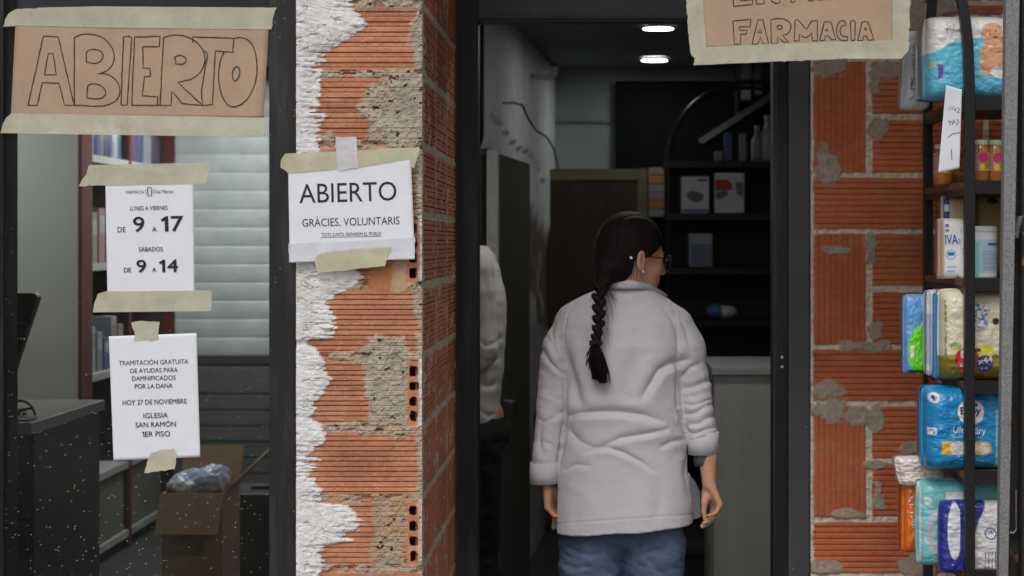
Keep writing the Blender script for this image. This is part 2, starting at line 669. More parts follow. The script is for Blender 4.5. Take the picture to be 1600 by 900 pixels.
def poly_fill(poly, step=4.):
    """fill a pixel polygon with a fine triangulation"""
    bm = bmesh.new()
    p = []
    for i in range(len(poly)):
        a = np.array(poly[i], float); b = np.array(poly[(i + 1) % len(poly)], float)
        n = max(1, int(np.linalg.norm(b - a) / step))
        for k in range(n):
            p.append(a + (b - a) * k / n)
    p = np.array(p)
    vs = [bm.verts.new((x, -y, 0)) for x, y in p]
    f = bm.faces.new(vs)
    bmesh.ops.triangulate(bm, faces=[f])
    for _ in range(2):
        long = [e for e in bm.edges if e.calc_length() > step * 2.5]
        if long:
            bmesh.ops.subdivide_edges(bm, edges=long, cuts=2)
            bmesh.ops.triangulate(bm, faces=bm.faces[:])
    V = np.array([(v.co.x, -v.co.y) for v in bm.verts])
    bm.verts.index_update()
    Fc = [tuple(v.index for v in f.verts) for f in bm.faces]
    bm.free()
    return V, Fc


def tape(sheet, poly, m, parent, off=.0008, rag=1.2, seed=0, name='tape'):
    rnd = random.Random(seed)
    pp = []
    for i in range(len(poly)):
        a = np.array(poly[i], float); b = np.array(poly[(i + 1) % len(poly)], float)
        L = np.linalg.norm(b - a); n = max(1, int(L / 5)) if L < 70 else max(1, int(L / 14))
        amp = rag if L < 70 else rag * .22
        for k in range(n):
            p = a + (b - a) * k / n
            if k: p = p + np.array([rnd.gauss(0, amp * .5), rnd.gauss(0, amp * .5)])
            pp.append(p)
    V, Fc = poly_fill(pp, 8)
    W = sheet.pts(V, off)
    wr = (fbm(V[:, 0] / 9, V[:, 1] / 14, 50 + seed, 3) - .5) * .0016
    W[:, 1] -= np.abs(wr)
    me = rawmesh(name, W, Fc, m)
    o = mesh_obj(name, me, parent)
    solidify(o, .0003)
    return o


def ink(sheet, items, m, parent, name='lettering', off=.0006):
    VV = []; FF = []; n = 0
    for k, (V, Fc) in enumerate(items):
        W = sheet.pts(V, off + .00003 * (k % 48))
        VV.append(W); FF += [tuple(i + n for i in f) for f in Fc]; n += len(W)
    me = rawmesh(name, np.concatenate(VV), FF, m)
    return mesh_obj(name, me, parent)

# =================================================================== materials
M = dict(
    black=mat('black aluminium', lin(29, 28, 31), .42, .25, 6, .0003, 60, .4, specks=.12, speck_col=(.36, .35, .33), speck_scale=90, stretch=(1, 1, .12), dirt=((.055, .053, .052), 16, .48, .72)),
    dgrey=mat('dark grey aluminium', lin(70, 69, 72), .5, .2, 5, .0003, 60, .4, specks=.05, speck_scale=80),
    metal=mat('galvanised steel', (.22, .225, .23), .55, .45, 190, .0005, 160, .5, metal=.3, dirt=((.20, .14, .10), 12, .56, .78)),
    rust=mat('rusty black steel', lin(44, 40, 40), .7, .4, 25, .001, 60, .3, dirt=((.22, .10, .05), 26, .60, .68)),
    shelfmetal=mat('shelf metal', lin(34, 32, 34), .45, .2, 10, .0002, 60, .4, specks=.03),
    brownwood=mat('brown shelf board', lin(112, 78, 58), .55, .25, 20, .0003, 60, .3, stretch=(.3, 1, 1)),
    masonry=mat('masonry', (1, 1, 1), .92, .13, 90, .0011, 300, .15, attr=True),
    core=mat('cement core', (.3, .27, .22), .95),
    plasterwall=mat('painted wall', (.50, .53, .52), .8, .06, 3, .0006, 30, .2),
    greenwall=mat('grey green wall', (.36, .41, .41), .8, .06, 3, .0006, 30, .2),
    whitepanel=mat('white panel', (.60, .61, .58), .55, .05, 2),
    ceilm=mat('ceiling', (.22, .24, .25), .85, .05, 3),
    floorm=mat('shop floor', (.055, .055, .058), .5, .2, 5),
    pave=mat('pavement', (.30, .29, .28), .9, .2, 4, .002, 60),
    facade=mat('rendered facade', (.50, .47, .43), .9, .12, 3, .002, 60),
    concrete=mat('concrete', (.45, .43, .40), .9, .2, 6, .002, 60),
    redtrim=mat('dark red trim', (.13, .026, .02), .5, .1, 10),
    shelfwhite=mat('white shelf', (.42, .43, .42), .5, .05, 10),
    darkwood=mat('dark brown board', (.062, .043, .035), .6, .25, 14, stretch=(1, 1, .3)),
    blackthing=mat('black plastic', (.012, .012, .013), .4, .1, 10),
    cardboard=mat('cardboard', (.42, .27, .16), .8, .12, 20, .0003, 80, .2),
    paper=mat('white paper', (.80, .81, .86), .75, .03, 9, .0011, 11, .2),
    kraft=mat('kraft paper', (.465, .33, .235), .75, .10, 6, .0016, 9, .2, dirt=((.375, .26, .17), 5, .5, .75)),
    ink=mat('ink', (.015, .014, .018), .6, .05),
    pen=mat('marker pen', (.035, .022, .022), .6, .1),
    shutter=mat('grey shutter', (.60, .64, .66), .5, .14, 7, .0005, 30, .4, metal=.1, dirt=((.62, .64, .66), 9, .55, .8)),
    skin=mat('skin', (.53, .285, .175), .5, .10, 40, .0003, 300, .4, sss=.12),
    hair=mat('dark brown hair', (.010, .006, .0055), .68, .35, 30, .0006, 90, .14, stretch=(1, 1, .25)),
    coat=mat('white coat cotton', (.58, .565, .595), .85, .03, 30, .0003, 400, .15, sheen=.1),
    coat2=mat('greyed white cotton', (.60, .58, .56), .85, .03, 30, .0003, 400, .15),
    jeans=mat('blue denim', (.095, .13, .215), .85, .28, 16, .0005, 300, .2, dirt=((.15, .20, .33), 9, .45, .8)),
    knit=mat('grey knit', (.10, .105, .12), .9, .2, 120, .001, 300, .1),
    blacktrouser=mat('black cloth', (.013, .012, .013), .9, .1, 20),
    shoe=mat('shoe', (.05, .05, .05), .5),
    pearl=mat('pearl', (.8, .8, .78), .2, .02, 10, spec=.6),
    tort=mat('dark tortoiseshell', (.05, .02, .012), .3, .5, 80),
    lens=None,
)


def tape_mat(name, col, a):
    m = mat(name, col, .6, .10, 25, .0009, 30, .25)
    nt = m.node_tree
    b = nt.nodes['Principled BSDF']
    mpg = nt.nodes.new('ShaderNodeMapping'); mpg.inputs['Scale'].default_value = (1, 1, 1)
    no = nt.nodes.new('ShaderNodeTexNoise'); no.inputs['Scale'].default_value = 14; no.inputs['Detail'].default_value = 5
    tc = nt.nodes['Texture Coordinate']
    nt.links.new(tc.outputs['Object'], no.inputs['Vector'])
    r = nt.nodes.new('ShaderNodeMapRange'); r.inputs['From Min'].default_value = .3; r.inputs['From Max'].default_value = .7
    r.inputs['To Min'].default_value = a - .10; r.inputs['To Max'].default_value = a + .08
    nt.links.new(no.outputs['Fac'], r.inputs['Value'])
    nt.links.new(r.outputs[0], b.inputs['Alpha'])
    return m


M['tape'] = tape_mat('masking tape', (.66, .63, .49), .64)
M['tapeclear'] = tape_mat('white tape', (.86, .87, .93), .5)
M['tapeyellow'] = tape_mat('yellow tape', (.68, .645, .46), .66)
M['glass'] = glass_mat('dusty window glass')

# =================================================================== the setting
def slab(name, x0, x1, y0, y1, z0, z1, m, kind='structure', **kw):
    b = MB(); b.box(x0, x1, y0, y1, z0, z1)
    return b.build(name, m, None, kind=kind, **kw)


slab('pavement', -14, 14, -9, 4.2, -.2, 0, M['pave'])
slab('road', -60, 60, -60, -9, -.4, -.12, mat('asphalt', (.05, .05, .052), .9, .3, 5))
slab('shop_floor', -3.6, 3.0, 4.2, 10.5, -.2, .002, M['floorm'])
slab('ceiling', -3.6, 3.0, 5.502, 10.5, 2.6, 2.75, M['ceilm'])
slab('ceiling', -3.6, -.722, 4.38, 5.50, 2.6, 2.75, M['ceilm'])


def wall(name, label, x0, x1, y0, y1, z0, z1, m, bevel=0.):
    b = MB(); b.box(x0, x1, y0, y1, z0, z1)
    return b.build(name, m, None, bevel=bevel, label=label, cat='wall')


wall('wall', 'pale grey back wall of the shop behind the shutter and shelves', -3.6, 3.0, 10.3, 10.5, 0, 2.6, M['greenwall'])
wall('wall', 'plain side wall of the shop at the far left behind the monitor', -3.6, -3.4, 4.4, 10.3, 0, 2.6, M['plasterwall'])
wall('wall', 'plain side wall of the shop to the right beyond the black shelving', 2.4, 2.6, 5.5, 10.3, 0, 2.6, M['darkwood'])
wall('wall', 'rendered upper facade above the shop window and the doorway', -3.6, 3.0, 4.1, 5.50, 3.1, 4.2, M['facade'])
wall('wall', 'rendered facade directly above the shop window', -3.6, -.722, 4.15, 4.37, 2.462, 3.098, M['facade'])
wall('wall', 'rendered block on top of the half-plastered brick pillar', -.72, -.404, 4.25, 5.50, 2.462, 3.098, M['facade'])
wall('wall', 'rendered facade to the left of the shop window', -3.6, -1.44, 4.2, 4.4, 0, 2.46, M['facade'])

# ------------------------------------------------------------------- brick walls
TERRA = np.array([.50, .218, .124]); TERRA_R = np.array([.47, .135, .060])
CEM = np.array([.42, .36, .28]); PLA = np.array([.76, .745, .74])


def ribs(t, pitch, phase, wid=.155):
    """groove depth 0..1 across a ribbed block"""
    q = np.mod((t - phase) / pitch, 1.0)
    q = np.abs(q - .5) * 2            # 1 at the groove centre
    return sstep(1 - wid * 1.5, 1 - wid * .35, q)


def pillar_front():
    d = 4.25; r = .0022
    x = np.arange(PX(463.5, d), PX(659, d) + r * .5, r * 1.15); z = np.arange(0, 2.46, r)
    X, Z = np.meshgrid(x, z)
    px = 934 + X * F / d; py = 378 - (Z - CZ) * F / d
    n1 = fbm(px / 22, py / 22, 1); n2 = fbm(px / 6, py / 6, 2); n3 = fbm(px / 60, py / 60, 3); n4 = fbm(px / 3, py / 3, 9, 2)
    pit = 110.5
    row = np.floor((py - 5) / pit); ry = np.mod(py - 5, pit)
    joint = (ry < 5.5 + 4 * (n1 - .5)) | (ry > pit - 5.5 + 4 * (n1 - .5))
    g = ribs(ry, 7.95, 5.5)
    ribi = np.floor((ry - 5.5) / 7.95) + row * 20
    rh = hash2(ribi, row * 0, 5)
    chip = (n2 > .64)
    h = -.0062 * g - .0018 * chip * (n4)
    col = TERRA[None, None] * (1 + .5 * (n3 - .5) + .22 * (rh - .5) + .3 * (n2 - .5))[..., None]
    bleach = sstep(.5, .75, fbm(px / 35, py / 9, 12))[..., None] * .4
    col = col * (1 - bleach) + np.array([.62, .36, .22]) * bleach
    # cement: joints, end strip and smeared blocks
    cm = np.zeros_like(px)
    brown = np.zeros_like(px)
    for k_, pl in enumerate(([(602, 110), (655, 106), (664, 226), (640, 232), (600, 224), (584, 230), (566, 222), (576, 190), (558, 166), (573, 140), (590, 124)],
               [(588, 524), (632, 530), (644, 600), (641, 684), (520, 676), (505, 669), (566, 660), (577, 640), (572, 604), (568, 572), (540, 565), (506, 562), (505, 556), (545, 550), (572, 536)],
               [(578, 786), (640, 780), (640, 892), (562, 890), (582, 878), (574, 858), (588, 832), (581, 806)],
               [(500, 786), (515, 774), (560, 779), (640, 772), (650, 790), (560, 790)],
               [(516, 895), (524, 886), (590, 884), (655, 882), (655, 893), (580, 897)],
               [(496, 212), (520, 200), (530, 222), (512, 236)])):
        e = poly_sd(px, py, pl) + 15 * (n1 - .5) + 10 * (n2 - .5)
        cm = np.maximum(cm, sstep(-4, 6, e))
        if k_ in (2, 3): brown = np.maximum(brown, sstep(-4, 6, e))
    for (x0, x1, y0, y1) in [(560, 700, -12, 10), (566, 700, 226, 262),
                             (560, 700, -108, -60), (575, 640, 1000, 1110)]:
        e = np.minimum(np.minimum(px - x0, x1 - px), np.minimum(py - y0, y1 - py))
        cm = np.maximum(cm, sstep(-9, 9, e + 26 * (n1 - .5) + 12 * (n2 - .5)))
    strip = sstep(-5, 5, px - 648 + 16 * (n1 - .5) + 9 * (n2 - .5) + 6 * np.sin(py / 31))
    cm = np.maximum(cm, strip)
    cm = np.maximum(cm, joint * 1.0 * (n1 > .36))
    ch = (n2 - .5) * .006 + (n1 - .5) * .009 + .001 + (n4 - .5) * .004
    hole_n = sstep(.73, .78, fbm(px / 9, py / 7, 33))
    ch = ch - hole_n * .012 * (cm > .6)
    jd = joint * (1 - sstep(.3, .5, n1)) * .006
    ch = ch - .0022 * g * sstep(.3, .6, n1) - .0025 * brown
    h = h * (1 - cm) + ch * cm - jd
    cemc = CEM * (1 + .45 * (n1[..., None] - .5) + .5 * (n2[..., None] - .5))
    pinkish = sstep(.55, .7, fbm(px / 40, py / 40, 44))[..., None] * .35
    cemc = cemc * (1 - pinkish) + np.array([.46, .30, .19]) * pinkish
    bw = (brown * sstep(.35, .62, n3 * .5 + n1 * .5))[..., None]
    cemc = cemc * (1 - bw) + np.array([.44, .27, .155]) * bw
    col = col * (1 - cm[..., None]) + cemc * cm[..., None]
    # smooth brown mortar patch below the notice
    e = np.minimum(np.minimum(px - 612, 636 - px), np.minimum(py - 400, 458 - py)); bm_ = sstep(-3, 3, e + 8 * (n1 - .5))
    h = h * (1 - bm_) + .002 * bm_; col = col * (1 - bm_[..., None]) + np.array([.50, .33, .20]) * bm_[..., None]
    e = np.minimum(np.minimum(px - 572, 612 - px), np.minimum(py - 414, 456 - py)); bm_ = sstep(-6, 6, e + 18 * (n1 - .5))
    h = h * (1 - bm_) + .003 * bm_ * n2; col = col * (1 - bm_[..., None]) + np.array([.47, .20, .09]) * bm_[..., None]
    # open block ends with four chambers
    hole = np.zeros_like(px, bool)
    for y0 in (343, 566, 784, -210, 1006):
        e = np.minimum(np.minimum(px - 636.5, 656 - px), np.minimum(py - y0, y0 + 99 - py))
        k = sstep(-2, 2, e + 5 * (n1 - .5))
        tint = TERRA * np.array([1.05, 1.0, .95])
        h = h * (1 - k) + (-.001 + .002 * n2) * k
        col = col * (1 - k[..., None]) + tint * (1 + .4 * (n1[..., None] - .5)) * k[..., None]
        for j in range(4):
            cy = y0 + 14 + j * 23.4
            rx_, ry_ = 6.6 + 1.2 * random.random(), 7.8 + 1.6 * random.random()
            dd = ((np.abs(px - 646.2 - random.uniform(-.8, .8)) / rx_) ** 4 + (np.abs(py - cy - random.uniform(-.8, .8)) / ry_) ** 4) ** .25 + .30 * (n2 - .5)
            hole |= dd < 1
        wl = sstep(-3, 3, np.minimum(np.minimum(px - 654.5, 662 - px), np.minimum(py - y0 + 2, y0 + 99 - py)) + 9 * (n1 - .5)) * (1 if y0 != 784 else .4)
        h = h + wl * .005; col = col * (1 - wl[..., None]) + PLA * .92 * wl[..., None]
    # plaster
    by = [-180, -60, 0, 20, 28, 38, 50, 62, 70, 80, 88, 100, 112, 125, 140, 150, 170, 185, 200, 225, 330, 420, 430, 440, 450, 458, 465, 475, 490, 505,
          528, 532, 545, 556, 580, 600, 615, 625, 635, 650, 665, 680, 700, 720, 735, 755, 775, 786, 790, 800, 815, 830, 846, 852, 860, 880, 900, 980, 1100, 1430]
    bx = [548, 556, 551, 554, 566, 580, 560, 545, 528, 511, 503, 505, 502, 500, 499, 498, 501, 505, 500, 500, 520, 556, 570, 560, 548, 530, 521, 513, 526, 524,
          520, 480, 491, 506, 512, 518, 505, 495, 490, 487, 500, 502, 500, 495, 493, 495, 500, 500, 545, 556, 560, 555, 542, 490, 497, 500, 503, 520, 505, 530]
    xb = np.interp(py, by, bx)
    comb = (rh - .5) * 15 * (1 - joint) + (n1 - .5) * 14 + (n2 - .5) * 9 + (fbm(px / 20, py / 3.2, 71, 2) - .5) * 13 - 5 * (ribs(ry, 7.95, 5.5, .4) - .3)
    comb = comb * (.5 + .9 * sstep(.36, .62, fbm(px / 70, py / 46, 73, 2))) + (n1 - .5) * 6
    e = xb - px + comb
    pm = sstep(-1.5, 2.5, e)
    thick = .0025 + .0055 * sstep(0, 30, e)
    trowel = (fbm(px / 40 + py / 50, py / 5 - px / 16, 61, 3) - .5)
    rough = sstep(.45, .65, fbm(px / 90, py / 90, 62, 2))
    ph = thick + trowel * .0030 * (1 - .3 * rough) + (n2 - .5) * .0024 * (.2 + rough) + (n1 - .5) * .0025 - .005 * sstep(.68, .74, fbm(px / 16, py / 6, 63)) + (n4 - .5) * .0012
    crack = np.exp(-((fbm(px / 50, py / 45, 64) - .5) / .006) ** 2) * sstep(.5, .6, fbm(px / 70, py / 70, 65, 2))
    ph = ph - crack * .004
    pc = PLA * (1 + .06 * (n1[..., None] - .5) + .10 * (n2[..., None] - .5))
    grime = np.maximum(sstep(.50, .68, fbm(px / 30, py / 30, 66)) * .36, sstep(.60, .66, fbm(px / 8, py / 5, 67)) * .3 * rough)[..., None]
    pc = pc * (1 - grime) + np.array([.52, .49, .44]) * grime
    h = h * (1 - pm) + ph * pm
    col = col * (1 - pm[..., None]) + pc * pm[..., None]
    hole &= pm < .5
    h = np.where(hole, h - .0, h)
    V = np.stack([X, d - h, Z], -1).reshape(-1, 3)
    f = grid_faces(len(x), len(z))
    keep = ~(hole.ravel()[f].all(1))
    return V, f[keep], col.reshape(-1, 3)


def reveal():
    """the side of the pillar that faces the doorway"""
    X0 = PX(659, 4.25)
    y = np.arange(4.252, 5.32, .006); z = np.arange(0, 2.46, .0022)
    Y, Z = np.meshgrid(y, z)
    py = 378 - (Z - CZ) * F / 4.25; t = (Y - 4.25) * F / 4.25
    n1 = fbm(t / 22, py / 22, 101); n2 = fbm(t / 6, py / 6, 102); n3 = fbm(t / 60, py / 60, 103)
    pit = 110.5; ry = np.mod(py - 5 - 0, pit); row = np.floor((py - 5) / pit)
    joint = (ry < 7 + 6 * (n1 - .5)) | (ry > pit - 6 + 6 * (n1 - .5))
    stag = np.mod(row, 2) * .0
    tc = np.mod(Y - 4.30 + stag, .335)
    vj = (tc < .012 + .008 * (n1 - .5)) | (tc > .329)
    g = ribs(ry, 7.95, 7)
    bi = hash2(row, np.floor((Y - 4.30 + stag) / .335), 8)
    h = -.0055 * g - .002 * (n2 > .66)
    col = np.array([.40, .155, .09]) * (1 + .45 * (n3[..., None] - .5) + .3 * (bi[..., None] - .5) + .35 * (n2[..., None] - .5))
    cm = np.maximum(joint, vj) * 1.0
    cm = np.maximum(cm, sstep(-8, 8, 26 - t + 24 * (n1 - .5) + 8 * np.sin(py / 40)))
    cm = np.maximum(cm, sstep(.66, .72, n1) * .9)
    ch = (n2 - .5) * .008 + (n1 - .5) * .006 - .001
    h = h * (1 - cm) + ch * cm
    col = col * (1 - cm[..., None]) + CEM * .92 * (1 + .5 * (n2[..., None] - .5)) * cm[..., None]
    V = np.stack([X0 + h, Y, Z], -1).reshape(-1, 3)
    return V, grid_faces(len(y), len(z)), col.reshape(-1, 3)


def build_pillar():
    V1, f1, c1 = pillar_front(); V2, f2, c2 = reveal()
    xL, xR = PX(463.5, 4.25), PX(659, 4.25)
    b = MB()
    b.box(xL, xR - .014, 4.36, 5.30, 0, 2.46)
    b.box(xL, xL + .13, 4.262, 4.36, 0, 2.46)     # solid behind the brick face, clear of the chambers
    b.box(xR - .016, xR - .012, 4.262, 4.36, 0, 2.46)
    n1, n2 = len(V1), len(V2)
    V = np.concatenate([V1, V2, np.array(b.v)])
    Fq = np.concatenate([f1, f2 + n1, np.array(b.f) + n1 + n2])
    col = np.concatenate([c1, c2, np.tile(np.array([.30, .14, .08]), (len(b.v), 1))])
    fm = np.zeros(len(Fq), int); fm[len(f1) + len(f2):] = 0
    me = rawmesh('brick_pillar', V, Fq, M['masonry'], cols=col)
    sm = np.zeros(len(me.polygons), bool)
    me.polygons.foreach_set('use_smooth', sm)
    return mesh_obj('brick_pillar', me, None, 'hollow brick pillar half covered in broken white plaster left of the doorway', 'pillar')


build_pillar()


def right_wall():
    d = 5.25
    x = np.arange(PX(1267, d), 1.36, .0023); z = np.arange(0, 2.40, .0025)
    X, Z = np.meshgrid(x, z)
    px = 934 + X * F / d; py = 378 - (Z - CZ) * F / d
    n1 = fbm(px / 22, py / 22, 201); n2 = fbm(px / 6, py / 6, 202); n3 = fbm(px / 80, py / 80, 203)
    wob = 3.5 * (n1 - .5)
    h = np.full(px.shape, -.004); col = np.tile(CEM * .92, px.shape + (1,))
    k = np.zeros(px.shape)                       # brick mask
    hb = np.zeros(px.shape); tint = np.ones(px.shape)
    bricks = []
    for r in range(-2, 5):
        y0 = 96 + 269 * r
        bricks += [(1271, 1353, y0, y0 + 174, 1), (1271, 1445, y0 + 181, y0 + 262, 0), (1453, 1628, y0 + 181, y0 + 262, 0),
                   (1363, 1536, y0, y0 + 82, 0), (1363, 1536, y0 + 91, y0 + 174, 0), (1545, 1720, y0, y0 + 82, 0), (1545, 1720, y0 + 91, y0 + 174, 0)]
    for i, (x0, x1, y0, y1, o) in enumerate(bricks):
        e = np.minimum(np.minimum(px - x0, x1 - px), np.minimum(py - y0, y1 - py)) + wob
        m = sstep(-.8, 1.6, e)
        g = ribs(px - x0, 9.2, 0, .16) if o else ribs(py - y0, 9.1, 0, .2)
        hb = np.where(e > -1, -.0055 * g, hb)
        tint = np.where(e > -1, .86 + .28 * random.random(), tint)
        k = np.maximum(k, m)
    bc = TERRA_R * (tint * (1 + .4 * (n3 - .5) + .25 * (n2 - .5)))[..., None]
    dust = sstep(.52, .72, fbm(px / 30, py / 12, 207))[..., None] * .25
    bc = bc * (1 - dust) + np.array([.42, .22, .13]) * dust
    hm = -.005 + (n2 - .5) * .012 + (n1 - .5) * .008
    h = hb * k + hm * (1 - k)
    col = bc * k[..., None] + (np.array([.60, .53, .43]) * (1 + .5 * (n2[..., None] - .5))) * (1 - k[..., None])
    # smears of cement left over the bricks
    sm = np.zeros(px.shape)
    for (cx, cy, rx, ry) in [(1301, 100, 26, 22), (1296, 262, 22, 30), (1366, 138, 12, 26), (1372, 200, 15, 18), (1360, 388, 11, 26), (1366, 520, 12, 18), (1306, 391, 22, 6),
                             (1292, 608, 24, 15), (1298, 640, 30, 16), (1340, 648, 18, 15), (1368, 655, 10, 22), (1372, 772, 10, 24), (1370, 726, 20, 7), (1322, 802, 24, 10), (1438, 885, 26, 26), (1285, 888, 26, 10),
                             (1392, 110, 30, 14), (1440, 20, 60, 30), (1280, 270, 16, 12), (1430, 700, 22, 12), (1352, 540, 40, 9)]:
        q = np.sqrt(((px - cx) / rx) ** 2 + ((py - cy) / ry) ** 2)
        sm = np.maximum(sm, sstep(.15, -.15, q - 1 + 1.5 * (n1 - .5) + .7 * (n2 - .5)))
    hs = .003 + (n2 - .5) * .006 + (n1 - .5) * .006
    h = h * (1 - sm) + hs * sm
    col = col * (1 - sm[..., None]) + CEM * .85 * (1 + .4 * (n2[..., None] - .5)) * sm[..., None]
    V = np.stack([X, d - h, Z], -1).reshape(-1, 3)
    Fq = grid_faces(len(x), len(z))
    b = MB(); b.box(x[0], 1.6, 5.275, 5.5, 0, 2.40); b.box(1.355, 1.6, 5.25, 5.275, 0, 2.40); b.box(1.5, 2.4, 5.31, 5.49, 0, 2.40)
    n = len(V)
    V = np.concatenate([V, np.array(b.v)]); Fq = np.concatenate([Fq, np.array(b.f) + n])
    col = np.concatenate([col.reshape(-1, 3), np.tile(CEM * .9, (len(b.v), 1))])
    me = rawmesh('brick_wall', V, Fq, M['masonry'], cols=col)
    return mesh_obj('brick_wall', me, None, 'wall of red ribbed hollow bricks with grey mortar right of the doorway', 'wall')


right_wall()
wall('wall', 'rendered return wall that closes the doorway recess on the right', 1.62, 1.9, 4.2, 5.30, 0, 3.098, M['facade'])
# beam over the doorway recess
wall('wall', 'plain wall above the door frame at the back of the doorway recess', -.402, 1.618, 5.302, 5.50, 2.337, 3.098, M['facade'])
b = MB(); b.box(-.402, 1.618, 4.43, 4.52, 2.335, 2.44)
b.build('lintel_beam', M['concrete'], None, bevel=.004, label='slim concrete beam across the doorway recess, holding the hanging sign', cat='beam')

# ------------------------------------------------------------------- shop window
win = thing('shop_window', 'large dusty shop window in a black aluminium frame left of the pillar', 'window', (-1.1, 4.3, 0))
b = MB()
b.box(PX(420, 4.25), PX(463, 4.25), 4.252, 4.36, 0, 2.459)
b.box(PX(-34, 4.25), PX(4.5, 4.25), 4.252, 4.36, 0, 2.459)
b.box(PX(4.5, 4.25), PX(420, 4.25), 4.254, 4.358, 0, .22)
b.box(PX(4.5, 4.25), PX(420, 4.25), 4.254, 4.358, 2.36, 2.457)
b.build('window_frame', M['black'], win, bevel=.002)
b = MB(); b.box(PX(4.5, 4.25) - .004, PX(420, 4.25) + .004, 4.266, 4.272, .216, 2.364)
b.build('pane', M['glass'], win)

# ------------------------------------------------------------------- door frame
dd = 5.28
door = thing('door_frame', 'black aluminium frame of the open doorway the woman walks through', 'door frame', (.1, 5.33, 0))
b = MB()
b.box(PX(711, dd), PX(747, dd), dd, dd + .09, 0, 2.335)
b.box(PX(711, dd), PX(718, dd), dd - .012, dd, 0, 2.335)
b.build('jamb', M['black'], door, bevel=.002)
b = MB()
b.box(PX(1231, dd), PX(1263, dd), dd - .02, dd + .09, 0, 2.335)
j = b.build('jamb', M['dgrey'], door, bevel=.002)
b = MB()
b.box(PX(1208, dd), PX(1231, dd), dd, dd + .085, 0, 2.30)
for q in (1213, 1219, 1225):
    b.box(PX(q, dd), PX(q + 2.4, dd), dd - .007, dd, 0, 2.25)
b.build('door_track', M['black'], door, bevel=.001)
b = MB()
b.box(PX(747, dd), PX(1208, dd), dd + .003, dd + .088, PZ(33, dd), 2.333)
b.box(PX(747, dd), PX(1208, dd), dd - .008, dd + .003, PZ(29.5, dd), PZ(27, dd))
b.build('head', M['dgrey'], door, bevel=.002)
for q in (558, 573):
    b = MB()
    c = P(1222, q, dd - .009)
    b.tube([c, c + Vector((0, .004, 0))], .0042, 12)
    b.build('screw', mat('zinc screw', (.55, .55, .56), .3, .1, metal=.8), door)

# =================================================================== inside the shop
# back of the shop behind the window: roller shutter on the back wall
BW = 10.3
sh = thing('roller_shutter', 'grey slatted roller shutter on the back wall, seen through the window', 'shutter', (-1.7, BW - .05, 0))
b = MB()
z = PZ(556, BW - .08)
z0 = z
k = 0
x0, x1 = -2.42, -.75
prof = []
while z < 2.5:
    prof += [(z, 0), (z + .010, -.003), (z + .030, -.005), (z + .052, -.006), (z + .076, -.005), (z + .095, -.003), (z + .102, .001)]
    z += .105
n = len(prof)
vs = [(x, BW - .06 + o, zz) for x in (x0, x1) for zz, o in prof]
b.add(vs, [(i, i + 1, n + i + 1, n + i) for i in range(n - 1)])
b.build('slat_curtain', M['shutter'], sh)
b = MB(); b.box(x0, x1, BW - .09, BW - .03, z0 - .045, z0 - .004)
b.build('bottom_bar', M['dgrey'], sh)
for xa in (x0 - .05, x1):
    b = MB(); b.box(xa, xa + .05, BW - .1, BW - .02, 0, 2.5); b.build('guide_rail', M['redtrim'], sh)

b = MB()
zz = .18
b.box(-2.40, -.7, BW - .20, BW - .10, .0, z0 - .06)  # lower end of the shutter, its shade put into a darker grey panel
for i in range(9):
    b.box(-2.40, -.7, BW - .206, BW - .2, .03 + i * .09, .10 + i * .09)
b.build('shaded_shutter', mat('shaded shutter grey', (.13, .14, .145), .5, .1), None, label='dark grey ribbed panel standing in for the shaded lower end of the roller shutter', cat='cabinet')

# wall shelving with red uprights
XS = -2.45
ws = thing('wall_shelving', 'white pharmacy shelving with dark red uprights beyond the window', 'shelving', (-2.6, 9.3, 0))
for y in (8.45, 9.35, 10.17):
    b = MB(); b.box(XS - .30, XS - .02, y + .004, y + .041, 0, 2.49); b.build('upright', mat('maroon side', (.05, .034, .033), .6), ws)
    b = MB(); b.box(XS - .02, XS, y, y + .045, 0, 2.5); b.build('edge_trim', M['redtrim'], ws)
for zq in (.06, .42, .92, 1.46, 1.99, 2.35):
    b = MB(); b.box(XS - .28, XS - .004, 8.495, 10.17, zq, zq + .035); b.build('shelf', M['shelfwhite'], ws)
b = MB(); b.box(XS - .30, XS - .28, 8.495, 10.17, 0, 2.5); b.build('back_panel', mat('shelf back', (.20, .18, .18), .7), ws)
b = MB(); b.box(XS - .2, XS - .02, 8.5, 9.3, .06, .40); b.box(XS - .2, XS - .02, 9.4, 10.1, .06, .40); b.build('plinth_panel', mat('olive grey panel', (.17, .17, .15), .7), ws)
b = MB(); b.box(-2.4055, -2.388, 8.27, 8.446, 0, 2.5); b.build('edge_trim', M['redtrim'], ws)
b = MB(); b.box(-3.40, -2.406, 8.28, 8.44, 0, 2.59)
b.build('partition', M['whitepanel'], None, label='plain off-white partition wall behind the dark monitor', cat='wall')

